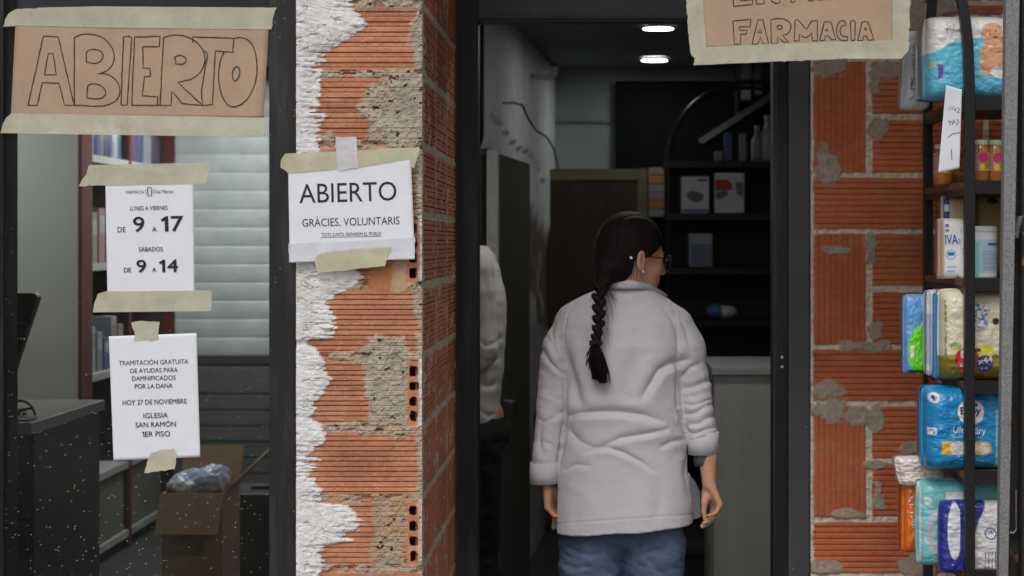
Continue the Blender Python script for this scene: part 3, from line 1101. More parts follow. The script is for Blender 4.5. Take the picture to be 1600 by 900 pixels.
# stock on the wall shelving
bottle_prof = [(.0, 0), (.026, 0), (.028, .01), (.028, .10), (.012, .125), (.012, .145), (.014, .147), (.014, .165), (0, .166)]
cols = {'violet': (.12, .08, .17), 'blue': (.07, .10, .22), 'white': (.34, .35, .37), 'pink': (.30, .17, .18), 'tan': (.26, .21, .17), 'grey': (.22, .23, .24), 'teal': (.1, .3, .33)}
cm_ = {k: mat('pack ' + k, v, .4, .1) for k, v in cols.items()}
def stock_bottle(x, y, z, s, c, label, group):
    t = thing('bottle', label, 'bottle', (x, y, z), group)
    b = MB(); b.lathe((x, y, z), [(r * s, q * s) for r, q in bottle_prof[:6]], 14); b.build('body', cm_[c], t, smooth=True)
    b = MB(); b.lathe((x, y, z), [(r * s, q * s + .0005) for r, q in bottle_prof[6:]], 12); b.build('cap', cm_['white'], t)
def stock_box(x, y, z, w, dp, h, c, label, group):
    t = thing('medicine_box', label, 'box', (x, y, z), group)
    b = MB(); b.box(x - w / 2, x + w / 2, y - dp / 2, y + dp / 2, z, z + h); b.build('carton', cm_[c], t, bevel=.002)
    b = MB(); b.box(x + w / 2, x + w / 2 + .001, y - dp * .38, y + dp * .38, z + h * .55, z + h * .86); b.build('print', cm_['white' if c != 'white' else 'pink'], t)
r_ = random.Random(3)
for i, y in enumerate(np.arange(8.62, 9.3, .085)):
    stock_bottle(XS - .07, y, 2.025, 1.25 + .3 * r_.random(), ['violet', 'blue', 'white', 'blue', 'grey'][i % 5], 'small bottle on the top shelf of the red-edged shelving, front bay', 'bottles on the top shelf, front bay')
for i, y in enumerate(np.arange(9.46, 10.1, .09)):
    stock_bottle(XS - .07, y, 2.025, 1.3 + .4 * r_.random(), ['white', 'violet', 'violet', 'blue', 'white'][i % 5], 'small bottle on the top shelf of the red-edged shelving, far bay', 'bottles on the top shelf, far bay')
for i, y in enumerate(np.arange(8.66, 9.3, .14)):
    stock_box(XS - .09, y, 1.495, .12, .11, .20 + .1 * r_.random(), ['pink', 'tan', 'pink', 'grey', 'tan'][i % 5], 'medicine box on the middle shelf of the red-edged shelving', 'boxes on the middle shelf')
for i, y in enumerate(np.arange(8.64, 9.3, .13)):
    stock_box(XS - .09, y, .955, .12, .10, .16 + .12 * r_.random(), ['grey', 'white', 'grey', 'blue', 'white'][i % 5], 'pale medicine box on the low shelf of the red-edged shelving', 'boxes on the low shelf')

# counter with the monitor
ct = thing('counter', 'dark counter with a grey top inside the window, under the monitor', 'counter', (-2.3, 6.4, 0))
b = MB(); b.box(-3.1, -1.875, 5.92, 6.80, .962, 1.0); b.build('countertop', mat('grey worktop', (.30, .30, .29), .4, .1), ct, bevel=.003)
b = MB(); b.box(-3.05, -1.90, 5.96, 6.76, .0, .962); b.build('body', mat('brown black laminate', (.022, .019, .017), .45, .2), ct)
b = MB(); b.box(-1.899, -1.885, 5.98, 6.76, .02, .958); b.build('side_panel', mat('olive laminate', (.030, .027, .022), .5, .15, 4), ct)
mo = thing('monitor', 'black computer monitor seen from behind at the left window edge', 'monitor', (-2.1, 6.25, 1.0))
ta = P(58, 459, 6.3); tb = P(56, 600, 6.1)
b = MB()
x = [PX(-70, 6.2), PX(59, 6.2), PX(14, 6.2), PX(-70, 6.2)]
zt, zb = PZ(458, 6.2), PZ(600, 6.2)
f = [(x[0], zt), (x[1] - .012, zt), (x[1], zt - .015), (x[2] + .005, zb + .01), (x[2] - .005, zb), (x[3], zb)]
yy = (6.2, 6.245)
vs = [(a, y, c) for y in yy for a, c in f]
b.add(vs, [tuple(range(6))[::-1], tuple(range(6, 12))] + [(i, (i + 1) % 6, 6 + (i + 1) % 6, 6 + i) for i in range(6)])
b.build('screen_housing', M['blackthing'], mo, bevel=.003)
b = MB(); b.box(PX(-60, 6.2), PX(9, 6.2), 6.246, 6.29, 1.0, zb + .04); b.box(PX(-70, 6.2), PX(22, 6.2), 6.12, 6.34, 1.0005, 1.012); b.build('stand', M['blackthing'], mo, bevel=.002)
b = MB()
for s_ in range(4):
    p0 = P(14 + s_ * 3, 602 + s_ * 5, 6.14); q = []
    for i in range(12):
        t = i / 11
        q.append((p0.x + .05 * t + .018 * math.sin(5 * t + s_), 6.14 - .03 * math.sin(3 * t + s_), max(1.006, p0.z - .09 * t + .03 * math.sin(4 * t + s_ * 1.7))))
    b.tube(q, .0045, 6)
b.build('cable', M['blackthing'], mo)
b = MB(); b.box(PX(18, 6.0), PX(50, 6.0), 5.97, 6.05, 1.001, 1.006)
b.build('white_card', cm_['white'], None, label='small white card lying at the front edge of the counter', cat='card')

# open cardboard box with a plastic-wrapped bundle
bx = thing('cardboard_box', 'open cardboard box standing on the floor behind the window', 'box', P(300, 1000, 7.9))
db = 7.7
xl, xr = PX(252, db), PX(348, db); zt = PZ(771, db)
b = MB()
b.box(xl, xr, db, db + .006, .003, zt); b.box(xl, xl + .006, db + .006, db + .36, .003, zt); b.box(xr - .006, xr, db + .006, db + .36, .003, zt); b.box(xl, xr, db + .36, db + .366, .003, zt)
b.build('carton_body', M['cardboard'], bx)
def flap(pts, name='flap'):
    b = MB(); n = len(pts)
    a = [Vector(p) for p in pts]; nn = (a[1] - a[0]).cross(a[2] - a[0]).normalized() * .004
    b.add(a + [p + nn for p in a], [tuple(range(n)), tuple(range(n, 2 * n))[::-1]] + [(i, (i + 1) % n, n + (i + 1) % n, n + i) for i in range(n)])
    b.build(name, M['cardboard'], bx)
flap([(xl - .004, db - .003, zt), (xr + .004, db - .003, zt), (xr - .006, db - .075, zt - .165), (xl - .012, db - .075, zt - .165)])
flap([(xl, db + .364, zt), (xr, db + .364, zt), (xr + .01, db + .42, zt + .16), (xl, db + .42, zt + .16)])
flap([(xr, db + .01, zt), (xr, db + .35, zt), (xr + .155, db + .33, zt + .175), (xr + .155, db + .04, zt + .150)])
s = SDF((xl - .05, db - .02, zt - .12), (xr + .05, db + .40, zt + .2), .008)
s.ell(((xl + xr) / 2 - .05, db + .16, zt + .02), (.085, .12, .055)); s.ell(((xl + xr) / 2 + .045, db + .18, zt + .035), (.085, .12, .062), k=.03)
V, Q = s.mesh(); N_ = vnormals(V, Q)
V = V + N_ * ((fbm(V[:, 0] * 30, V[:, 2] * 30 + V[:, 1] * 20, 5) - .5) * .035)[:, None]
cc = np.where((fbm(V[:, 0] * 12, V[:, 2] * 12, 6) > .44)[:, None], np.array([.74, .78, .84]), np.array([.38, .46, .66]))
mesh_obj('plastic_bundle', rawmesh('plastic_bundle', V, Q, mat('plastic film', (1, 1, 1), .3, .05, attr=True), cols=cc), None, 'blue and white plastic-wrapped bundle sticking out of the open cardboard box', 'package')
b = MB()
b.box(PX(352, 8.2), PX(470, 8.2), 8.2, 8.6, .004, PZ(772, 8.2)); b.box(PX(356, 8.2), PX(466, 8.2), 8.19, 8.2, .03, PZ(784, 8.2)); b.box(PX(380, 8.2), PX(440, 8.2), 8.36, 8.42, PZ(772, 8.2), PZ(766, 8.2))
b.build('storage_trunk', M['blackthing'], None, bevel=.006, label='black storage trunk on the floor to the right of the cardboard box', cat='trunk')

# left partition of the room behind the doorway: corrugated sheet over damaged plaster
A = np.array([-.482, 7.2]); Bq = np.array([-.262, 10.15])
u = np.linspace(0, 1, 260); zz = np.linspace(0, 2.59, 90)
U, Zg = np.meshgrid(u, zz)
L = np.linalg.norm(Bq - A)
edge_z = 2.02 - .42 * U + .10 * (fbm(U * 5, Zg * 2, 21) - .5) + .05 * (fbm(U * 16, Zg * 6, 22) - .5)
up_ = sstep(-.05, .05, Zg - edge_z)
cor = (.5 + .5 * np.cos(U * L * 2 * math.pi / .26)) * .026 * up_
dam = (1 - up_) * (fbm(U * 10, Zg * 5, 3) - .5) * .03
nx, ny = (Bq[1] - A[1]) / L, -(Bq[0] - A[0]) / L
off = cor + dam
V = np.stack([A[0] + (Bq[0] - A[0]) * U + nx * off, A[1] + (Bq[1] - A[1]) * U + ny * off, Zg], -1).reshape(-1, 3)
pl_ = np.array([.60, .59, .60]) * (1 + .3 * (fbm(U * 20, Zg * 12, 9)[..., None] - .5))
bp_ = sstep(.50, .56, fbm(U * 6, Zg * 4, 27))[..., None]
pl_ = pl_ * (1 - bp_) + np.array([.24, .20, .17]) * bp_
pc = np.array([.80, .86, .87]) * up_[..., None] + pl_ * (1 - up_[..., None])
b = MB(); b.add([(A[0] - .12, A[1] + .01, 0), (A[0] - .01, A[1] + .01, 0), (Bq[0] - .01, Bq[1], 0), (Bq[0] - .12, Bq[1], 0), (A[0] - .12, A[1] + .01, 2.59), (A[0] - .01, A[1] + .01, 2.59), (Bq[0] - .01, Bq[1], 2.59), (Bq[0] - .12, Bq[1], 2.59)],
               [(0, 1, 2, 3), (4, 5, 6, 7), (0, 1, 5, 4), (1, 2, 6, 5), (2, 3, 7, 6), (3, 0, 4, 7)])
n0 = len(V); V = np.concatenate([V, np.array(b.v)]); Fq = np.concatenate([grid_faces(260, 90), np.array(b.f) + n0])
pc = np.concatenate([pc.reshape(-1, 3), np.tile([.4, .4, .4], (8, 1))])
mesh_obj('partition', rawmesh('partition', V, Fq, mat('partition', (1, 1, 1), .6, .08, 8, .0008, 40, attr=True), cols=pc), None,
         'pale corrugated partition with damaged plaster below, inside the doorway on the left', 'wall')
pe = thing('door_post', 'white stripped door post at the near end of the corrugated partition', 'post', (-.5, 7.1, 0))
b = MB(); b.box(PX(738, 7.12), PX(751, 7.12), 7.06, 7.15, 0, PZ(232, 7.1)); b.box(PX(762, 7.12), PX(779, 7.12), 7.05, 7.15, 0, PZ(236, 7.1)); b.build('post_board', mat('dirty white board', (.60, .60, .58), .6, .2, 9, dirt=((.33, .31, .27), 6, .5, .7)), pe)
b = MB(); b.box(PX(751, 7.12), PX(762, 7.12), 7.09, 7.15, 0, PZ(232, 7.1)); b.build('channel', M['dgrey'], pe)
dr = thing('interior_door', 'olive grey interior door standing open along the corrugated partition', 'door', (-.36, 7.6, 0))
p0, p1 = np.array([PX(780, 7.16), 7.16]), np.array([PX(828, 8.1), 8.1])
b = MB()
dv = (p1 - p0) / np.linalg.norm(p1 - p0); nv = np.array([dv[1], -dv[0]]) * .035
q = [p0, p1, p1 - nv, p0 - nv]
zt = 1.955
b.add([(a[0], a[1], .005) for a in q] + [(a[0], a[1], zt) for a in q], [(0, 1, 2, 3), (4, 5, 6, 7), (0, 1, 5, 4), (1, 2, 6, 5), (2, 3, 7, 6), (3, 0, 4, 7)])
b.build('door_leaf', mat('olive door', (.11, .115, .095), .5, .12, 4, stretch=(1, 1, .3)), dr, bevel=.003)
h = P(785, 636, 7.2)
b = MB(); b.tube([h + Vector((.012, 0, .02)), h + Vector((.05, -.02, .02)), h + Vector((.05, .03, -.04))], .010, 8); b.build('handle', mat('chrome', (.6, .6, .6), .2, .05, metal=1), dr)
# cable and pipe on the partition
q = [P(x, y, d) for x, y, d in [(768, 161, 7.3), (784, 160, 7.5), (798, 164, 7.7), (808, 185, 8.0), (820, 203, 8.3), (838, 214, 8.8), (850, 232, 9.2), (858, 262, 9.6)]]
b = MB(); b.tube([p + Vector((.05, 0, 0)) for p in q], .0055, 8)
b.build('cable', mat('grey cable', (.08, .08, .085), .5), None, label='dark cable sagging along the corrugated partition', cat='cable')
q = [P(x, y, d) for x, y, d in [(832, 119, 8.9), (858, 121, 9.0), (866, 116, 9.0), (867, 104, 9.0)]]
b = MB(); b.tube(q, .016, 10)
b.build('pipe', mat('white pipe', (.62, .64, .65), .4), None, smooth=True, label='white elbow pipe sticking out of the corrugated partition', cat='pipe')

# end wall behind the doorway: dark board edged with tape, dark opening above
b = MB(); b.box(PX(962, 10.2), 2.39, 10.21, 10.28, 0, 2.52)
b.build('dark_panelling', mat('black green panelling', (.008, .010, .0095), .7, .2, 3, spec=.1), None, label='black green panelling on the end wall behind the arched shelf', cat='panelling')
bd = thing('screen_board', 'tall dark brown board edged with yellowish tape at the back of the shop', 'board', (0, 9.9, 0))
D0 = 9.85
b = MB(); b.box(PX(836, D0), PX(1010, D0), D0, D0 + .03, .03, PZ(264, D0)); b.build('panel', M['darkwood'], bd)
tm = mat('olive tape', (.18, .175, .10), .6, .15, 6)
b = MB(); b.box(PX(834, D0), PX(850, D0), D0 - .004, D0 + .032, .02, PZ(263, D0)); b.box(PX(996, D0), PX(1011, D0), D0 - .004, D0 + .032, .02, PZ(263, D0)); b.build('edge_tape', tm, bd)
b = MB(); b.box(PX(850.2, D0), PX(995.8, D0), D0 - .004, D0 + .032, PZ(281, D0), PZ(264, D0)); b.build('edge_tape', tm, bd)
b = MB(); b.box(PX(820, D0), PX(834, D0), D0, D0 + .2, .0, PZ(262, D0)); b.build('board_post', M['blackthing'], bd)
b = MB(); b.box(PX(862, 10.28), PX(962, 10.28), 10.282, 10.296, PZ(192, 10.28), PZ(187, 10.28)); b.build('conduit', mat('grey conduit', (.2, .23, .23), .6), None, label='thin horizontal conduit on the grey green end wall', cat='conduit')

# black arched display shelf
D1 = 9.3
ar = thing('display_shelf', 'black metal display shelf with an arched top at the back of the shop', 'shelf', (.9, 9.5, 0))
arc = []
for i in range(40):
    t = math.pi - i / 39 * math.pi
    arc.append(P(1173 + 128 * math.cos(t), 250 - 122 * math.sin(t), D1))
b = MB(); b.tube([P(1045, 900, D1)] + arc + [P(1301, 900, D1)], .014, 12)
b.build('arch_tube', M['blackthing'], ar, smooth=True)
b = MB(); b.tube([p + Vector((.0, .34, 0)) for p in [P(1045, 880, D1)] + arc + [P(1301, 880, D1)]], .011, 10); b.build('arch_tube', M['blackthing'], ar, smooth=True)
for yq in (252, 334, 418, 500):
    b = MB(); b.box(PX(1040, D1), PX(1306, D1), D1 - .03, D1 + .36, PZ(yq + 10, D1), PZ(yq, D1)); b.build('shelf', M['blackthing'], ar)
b = MB(); b.box(PX(1046, D1), PX(1300, D1), D1 + .37, D1 + .39, PZ(640, D1), PZ(262, D1)); b.build('back_panel', M['darkwood'], ar)
slg = thing('sloping_rail', 'pale sloping stair rail behind the black arched shelf', 'rail', P(1150, 250, 9.9))
a0, a1 = P(1096, 226, 9.95), P(1245, 130, 9.95)
b = MB(); b.tube([a0, a1], .035, 4); b.build('rail', mat('dull rail', (.055, .06, .05), .7, spec=.2), slg)
b = MB(); b.box(PX(1148, 9.98), PX(1153, 9.98), 9.97, 10.0, PZ(205, 9.98), 2.55); b.build('upright', mat('dull rail', (.055, .06, .05), .7, spec=.2), slg)

def shelf_item(name, label, cat, px0, px1, py0, py1, d, dep, m, extra=None, bevel=.003):
    t = thing(name, label, cat, P((px0 + px1) / 2, py1, d + dep / 2))
    b = MB(); b.box(PX(px0, d), PX(px1, d), d, d + dep, PZ(py1, d), PZ(py0, d)); b.build('carton', m, t, bevel=bevel)
    if extra: extra(t)
    return t
def blob(t, name, pts, d, m, th=.0015):
    b = MB(); n = len(pts)
    a = [P(x, y, d) for x, y in pts]
    b.add([p - Vector((0, th, 0)) for p in a] + a, [tuple(range(n)), tuple(range(n, 2 * n))[::-1]] + [(i, (i + 1) % n, n + (i + 1) % n, n + i) for i in range(n)])
    b.build(name, m, t)
def circ(cx, cy, rx, ry, n=28): return [(cx + rx * math.cos(2 * math.pi * i / n), cy + ry * math.sin(2 * math.pi * i / n)) for i in range(n)]
w1 = mat('dull white carton', (.55, .58, .62), .5, .06)
def e1(t):
    blob(t, 'printed_device', [(1072, 303), (1080, 298), (1092, 300), (1099, 304), (1098, 313), (1088, 317), (1076, 312)], D1, mat('dark grey print', (.12, .13, .16), .5))
    blob(t, 'printed_band', [(1066, 327), (1107, 327), (1107, 331), (1066, 331)], D1, mat('blue print', (.06, .14, .42), .5))
    blob(t, 'printed_word', [(1090, 280), (1105, 280), (1105, 283), (1090, 283)], D1, mat('dark blue print', (.04, .06, .2), .5))
shelf_item('device_box', 'white and blue device box, left of the red one on the arched shelf', 'box', 1065, 1108, 276, 333, D1, .12, w1, e1)
def e2(t):
    blob(t, 'printed_swoosh', [(1118, 281), (1136, 280), (1145, 288), (1144, 297), (1134, 298), (1118, 298)], D1, mat('red print', (.42, .03, .025), .5))
    blob(t, 'printed_device', [(1120, 300), (1134, 298), (1138, 303), (1124, 313), (1118, 308)], D1, mat('dark grey print', (.12, .13, .16), .5))
    blob(t, 'printed_photo', [(1148, 285), (1161, 284), (1161, 308), (1152, 304)], D1, mat('brown print', (.2, .14, .11), .5))
shelf_item('device_box', 'white device box with a red swoosh on the arched shelf', 'box', 1117, 1163, 270, 333, D1, .12, w1, e2)
def e3(t):
    blob(t, 'printed_label', [(1080, 381), (1112, 381), (1112, 415), (1080, 415)], D1 + .05, mat('slate print', (.16, .2, .28), .5))
shelf_item('device_box', 'grey blue box on the second shelf down of the arched shelf', 'box', 1077, 1113, 365, 417, D1 + .05, .12, mat('pale carton', (.34, .36, .38), .5), e3)
for k_, (a, b_, c_, m_) in enumerate([(1132, 1144, 207, 'blue'), (1156, 1166, 208, 'grey')]):
    shelf_item('tall_pack', ['slim blue pack on top of the arched shelf board', 'slim grey pack on top of the arched shelf board'][k_], 'pack', a, b_, c_, 251, D1 + .02, .05, cm_[m_])
shelf_item('small_pack', 'short tan pack leftmost on the arched shelf board', 'pack', 1117, 1129, 236, 251, D1 + .02, .05, cm_['tan'])
s = SDF(P(1100, 520, D1 + .3) - Vector((0, .4, 0)), P(1160, 450, D1 + .3), .006)
c = P(1118, 487, D1 + .1); s.ell(c, (.055, .05, .042)); s.ell(P(1136, 488, D1 + .1), (.055, .05, .036), k=.01)
V, Q = s.mesh(); cc = np.where((V[:, 0] < PX(1127, D1 + .1))[:, None], np.array([.07, .16, .42]), np.array([.52, .56, .55]))
mesh_obj('soft_bundle', rawmesh('soft_bundle', V, Q, MATS['plastic film'], cols=cc), None, 'blue and white soft bundle on the lower shelf of the arched display', 'package')
for i, (a, c) in enumerate([(1183, 'grey'), (1200, 'white')]):
    p = P(a, 251, D1 + .1)
    stock_bottle(p.x, p.y, p.z, 1.1 + .35 * i, c, ['short grey bottle at the right end of the arched shelf board', 'tall white bottle at the right end of the arched shelf board'][i], None)
# books / cartons column between board and arch
for i in range(6):
    y0 = 262 + i * 13
    b = MB(); b.box(PX(1013, 10.0), PX(1038, 10.0), 10.0, 10.12, PZ(y0 + 12, 10.0), PZ(y0, 10.0))
    b.build('flat_carton', [cm_['tan'], mat('ochre carton', (.33, .17, .06), .6), cm_['grey']][i % 3], None, bevel=.002, label='flat carton in the narrow stack between the taped board and the arched shelf', cat='carton', group='flat cartons in the narrow stack')

# pale counter behind the woman
gc = thing('sales_counter', 'grey sales counter inside the doorway to the right of the woman', 'counter', (.8, 6.9, 0))
b = MB(); b.box(PX(1116, 6.6), PX(1290, 6.6), 6.6, 7.2, 0, PZ(586, 6.6)); b.build('front_panel', mat('grey veneer', (.46, .46, .43), .5, .10, 5, stretch=(3, 3, .25)), gc)
b = MB(); b.box(PX(1112, 6.6), PX(1292, 6.6), 6.585, 7.22, PZ(585.5, 6.6), PZ(574, 6.6)); b.build('countertop', mat('grey top', (.40, .41, .43), .4), gc, bevel=.002)
b = MB(); b.box(PX(1070, 8.0), PX(1170, 8.0), 8.0, 8.3, 0, PZ(868, 8.0)); b.box(PX(1060, 8.0), PX(1180, 8.0), 7.98, 8.32, PZ(866, 8.0), PZ(856, 8.0))
b.build('low_bench', mat('dark bench', (.03, .03, .028), .5), None, label='low dark bench on the floor behind the woman', cat='bench')

# ceiling downlights: a lit pair over the doorway room, the rest added to brighten
def downlight(x, y, label, s):
    t = thing('ceiling_light', label, 'ceiling light', (x, y, 2.59), 'round downlights in the ceiling' if x > -1 else 'added downlights over the window room')
    b = MB(); b.lathe((x, y, 2.588), [(.069, 0), (.069, .006), (0, .006)][::-1] if False else [(.001, 0), (.068, 0), (.069, .006), (.001, .006)], 32); b.build('diffuser', glow('lamp glow %d' % int(s * 10 + x * 100), (1, .98, .95), s), t)
    b = MB()
    n = 32
    for k in range(n):
        a0, a1 = 2 * math.pi * k / n, 2 * math.pi * (k + 1) / n
        b.add([(x + r * math.cos(a), y + r * math.sin(a), zc) for a in (a0, a1) for r, zc in ((.071, 2.584), (.082, 2.588), (.082, 2.598), (.071, 2.598))],
              [(0, 1, 5, 4), (1, 2, 6, 5), (0, 4, 7, 3)])
    b.build('rim', mat('white rim', (.6, .6, .6), .4), t)
LS = 40.0
for x, y, k in ((-1.80, 8.70, 1), (-1.62, 9.35, 2), (-2.02, 9.35, 3), (-2.95, 7.50, 4)):  # added lamps with no known source, they brighten the room behind the window
    downlight(x, y, 'added downlight brightening the window room, hidden behind the kraft sign' if k < 4 else 'added downlight brightening the monitor counter, out of view', 190.0)
downlight(.22, 5.98, 'added downlight brightening the doorway, hidden above the door head', 135.0)  # added out of sight to light the inside of the doorway
p = P(1028.5, 40, 8.26); downlight(p.x, 8.26, 'lit round ceiling downlight, the nearer of the pair over the doorway room', LS)
p = P(1022.5, 90, 9.70); downlight(p.x, 9.70, 'lit round ceiling downlight, the farther of the pair over the doorway room', LS)

for i_, (a, wd, yt, c) in enumerate([(1166, 15, 98, 'white'), (1185, 11, 102, 'tan')]):
    shelf_item('tall_pack', ['tall white pack standing high on the end wall shelf behind the arch', 'tall cream pack standing high on the end wall shelf behind the arch'][i_], 'pack', a - wd / 2, a + wd / 2, yt - 20, 156 - 8 * i_, 9.98, .06, cm_[c])
b = MB(); b.box(PX(1152, 9.95), PX(1330, 9.95), 9.95, 10.2, PZ(160, 9.95), PZ(157, 9.95)); b.build('wall_shelf', M['blackthing'], None, label='short black wall shelf high behind the arch', cat='shelf')

# =================================================================== taped notices
def notice(name, label, cat, sh, m, nu=40, nv=40):
    V, Fq = sh.grid(nu, nv)
    me = rawmesh(name, V, Fq, m, smooth=True)
    o = mesh_obj(name, me, None, label, cat)
    solidify(o, .0002)
    return o


def lines(*specs):
    r = []
    for s, p0, p1, cap, bold in specs:
        V, Fc = text2d(s, p0, p1, cap, 0.)
        if bold <= 0:
            r.append((V, Fc)); continue
        e = bold * cap * 1.1                      # printed bold: the stroke is thickened on every side
        for dx, dy in ((-e, 0), (e, 0), (0, -e * .7), (0, e * .7)):
            r.append((V + np.array([[dx, dy]]), Fc))
    return r


# big kraft paper sign ABIERTO
S1 = Sheet((24, 40), (420, 43), (412, 184), (17, 180), 4.2495, .0018, 3)
o1 = notice('paper_sign', 'brown kraft paper sign reading ABIERTO in outlined letters, taped on the window', 'sign', S1, M['kraft'])
q = lambda *a: [(x / 3.461, y / 3.461) for x, y in a]
L1 = [q((152, 570), (235, 195), (315, 200), (402, 570), (350, 570), (318, 450), (228, 448), (202, 570), (152, 570)),
      q((240, 405), (262, 290), (287, 290), (305, 403), (240, 405)),
      q((402, 570), (403, 205), (420, 195), (440, 187), (465, 184), (490, 185), (520, 189), (545, 198), (570, 213), (590, 235), (608, 262), (618, 295), (619, 320), (612, 345), (597, 368), (575, 385), (550, 395), (523, 402), (550, 398), (575, 400), (600, 410), (620, 425), (637, 445), (647, 470), (650, 495), (646, 515), (636, 535), (620, 550), (595, 563), (560, 573), (500, 575), (450, 570), (402, 570)),
      q((467, 335), (467, 285), (477, 274), (490, 268), (510, 267), (530, 270), (547, 280), (558, 295), (557, 312), (545, 330), (530, 340), (510, 343), (488, 340), (467, 335)),
      q((470, 530), (475, 465), (487, 456), (500, 453), (520, 454), (540, 460), (560, 474), (573, 495), (571, 512), (560, 525), (543, 533), (520, 535), (495, 533), (470, 530)),
      q((655, 568), (668, 200), (685, 196), (700, 197), (713, 205), (688, 568), (655, 568)),
      q((713, 570), (728, 200), (866, 197), (862, 253), (772, 253), (775, 367), (812, 370), (815, 412), (782, 415), (770, 518), (855, 522), (850, 565), (868, 570), (713, 570)),
      q((866, 570), (885, 205), (910, 194), (935, 190), (968, 190), (1000, 195), (1030, 207), (1060, 225), (1083, 248), (1100, 275), (1108, 302), (1109, 330), (1101, 360), (1085, 390), (1060, 413), (1030, 430), (962, 445), (1095, 570), (985, 560), (930, 492), (925, 570), (866, 570)),
      q((942, 310), (965, 300), (985, 301), (1000, 310), (1007, 322), (1004, 338), (985, 348), (948, 345), (952, 328), (942, 310)),
      q((1045, 232), (1042, 200), (1150, 203), (1265, 207), (1260, 283), (1165, 275), (1158, 400), (1150, 565), (1095, 570), (1090, 500), (1105, 400), (1122, 300), (1115, 280), (1100, 278)),
      q((1212, 283), (1198, 310), (1190, 340), (1184, 385), (1183, 430), (1188, 470), (1198, 510), (1214, 545), (1235, 570), (1255, 578), (1275, 577), (1305, 565), (1330, 545), (1352, 516), (1370, 480), (1384, 435), (1391, 390), (1390, 345), (1385, 300), (1375, 265), (1360, 235), (1340, 215), (1315, 205), (1292, 203), (1265, 207)),
      q((1257, 400), (1260, 383), (1268, 370), (1277, 362), (1285, 360), (1294, 370), (1298, 385), (1296, 403), (1290, 420), (1281, 433), (1270, 440), (1260, 424), (1257, 400))]
ink(S1, [stroke2d(s, 1.75, seed=i, jit=.35) for i, s in enumerate(L1)], M['pen'], o1)
tape(S1, [(5, 42), (8, 31), (14, 21), (24, 15), (60, 12), (150, 10), (433, 12), (428, 24), (424, 46), (200, 44), (24, 40)], M['tape'], o1, seed=1)
tape(S1, [(18, 177), (200, 180), (420, 184), (417, 200), (411, 214), (250, 212), (1, 208), (4, 196), (10, 184)], M['tape'], o1, seed=2)
tape(S1, [(7, 38), (22, 27), (26, 27), (25, 41), (7, 42)], M['tape'], o1, seed=8, off=.0016)

# opening hours
S2 = Sheet((164.5, 276), (302, 274), (304, 470), (168, 471), 4.2640, .0012, 5)
o2 = notice('paper_notice', 'white sheet of opening hours on the window, below the kraft sign', 'notice', S2, M['paper'])
it = lines(('FARMACIA', (197, 303), (225, 302.5), 5.0, -.005), ('Del Mercat', (243, 302.4), (271, 302), 5.4, .0),
           ('LUNES A VIERNES', (203.5, 329), (262, 328), 6.6, .007), ('DE', (184, 363), (196.5, 362.7), 8.3, .006), ('9', (208.5, 362.2), (225.5, 362), 23, .024),
           ('A', (238, 362.2), (245, 362), 8.0, .006), ('17', (252, 361.5), (286.5, 360.6), 23, .024),
           ('SÁBADOS', (217, 393), (254.5, 392.4), 6.8, .007), ('DE', (194, 425.5), (205, 425.3), 7.2, .006), ('9', (214, 425.4), (228.5, 425.2), 19, .024),
           ('A', (238, 425), (244.5, 424.9), 7.2, .006), ('14', (249, 425), (278, 424.6), 19, .024))
it += [stroke2d([(231, 293), (237, 292.8), (237.2, 305.8), (231.2, 306), (231, 293)], 1.1, jit=0), stroke2d([(227, 296), (228.6, 297), (227.8, 299), (228.6, 301), (227, 302.5)], .8, jit=0),
       stroke2d([(240, 296), (241, 297), (239.6, 299), (241, 301), (239.4, 302.5)], .8, jit=0)]
ink(S2, it, M['ink'], o2)
tape(S2, [(123, 291), (129, 280), (135, 273), (139, 258), (330, 254), (327, 268), (322, 287), (302, 287), (165, 290)], M['tape'], o2, seed=3)
tape(S2, [(145.5, 488), (148, 472), (153, 459), (167, 455), (304, 454), (330, 454), (331, 470), (329, 486), (240, 487)], M['tape'], o2, seed=4)

# aid notice
S3 = Sheet((170, 525.5), (307, 520.5), (313, 714), (177.5, 719.5), 4.2640, .0014, 9)
o3 = notice('paper_notice', 'white sheet about aid procedures on the window, lowest of the notices there', 'notice', S3, M['paper'])
it = lines(('TRAMITACIÓN GRATUITA', (186, 571), (294.5, 568.2), 7.0, .007), ('DE AYUDAS PARA', (204, 583), (278, 581.2), 7.0, .007), ('DAMNIFICADOS', (206.5, 595), (274.5, 593.4), 7.0, .007),
           ('POR LA DANA', (211, 607.3), (270, 605.8), 7.0, .007), ('HOY 27 DE NOVIEMBRE', (192, 633), (292, 630.4), 7.6, .006), ('IGLESIA', (224.5, 653.5), (262.5, 652.5), 8.0, .006),
           ('SAN RAMÓN', (212, 668), (275, 666.2), 8.0, .006), ('1ER PISO', (222.5, 682.5), (266, 681.4), 8.2, .006))
ink(S3, it, M['ink'], o3)
tape(S3, [(205, 504), (228, 502), (250, 503), (248, 517), (248, 531), (209, 533), (210, 518)], M['tape'], o3, seed=5)
tape(S3, [(230, 722), (235, 708), (250, 703), (272, 700), (277, 712), (273, 733), (226, 739)], M['tape'], o3, seed=6)

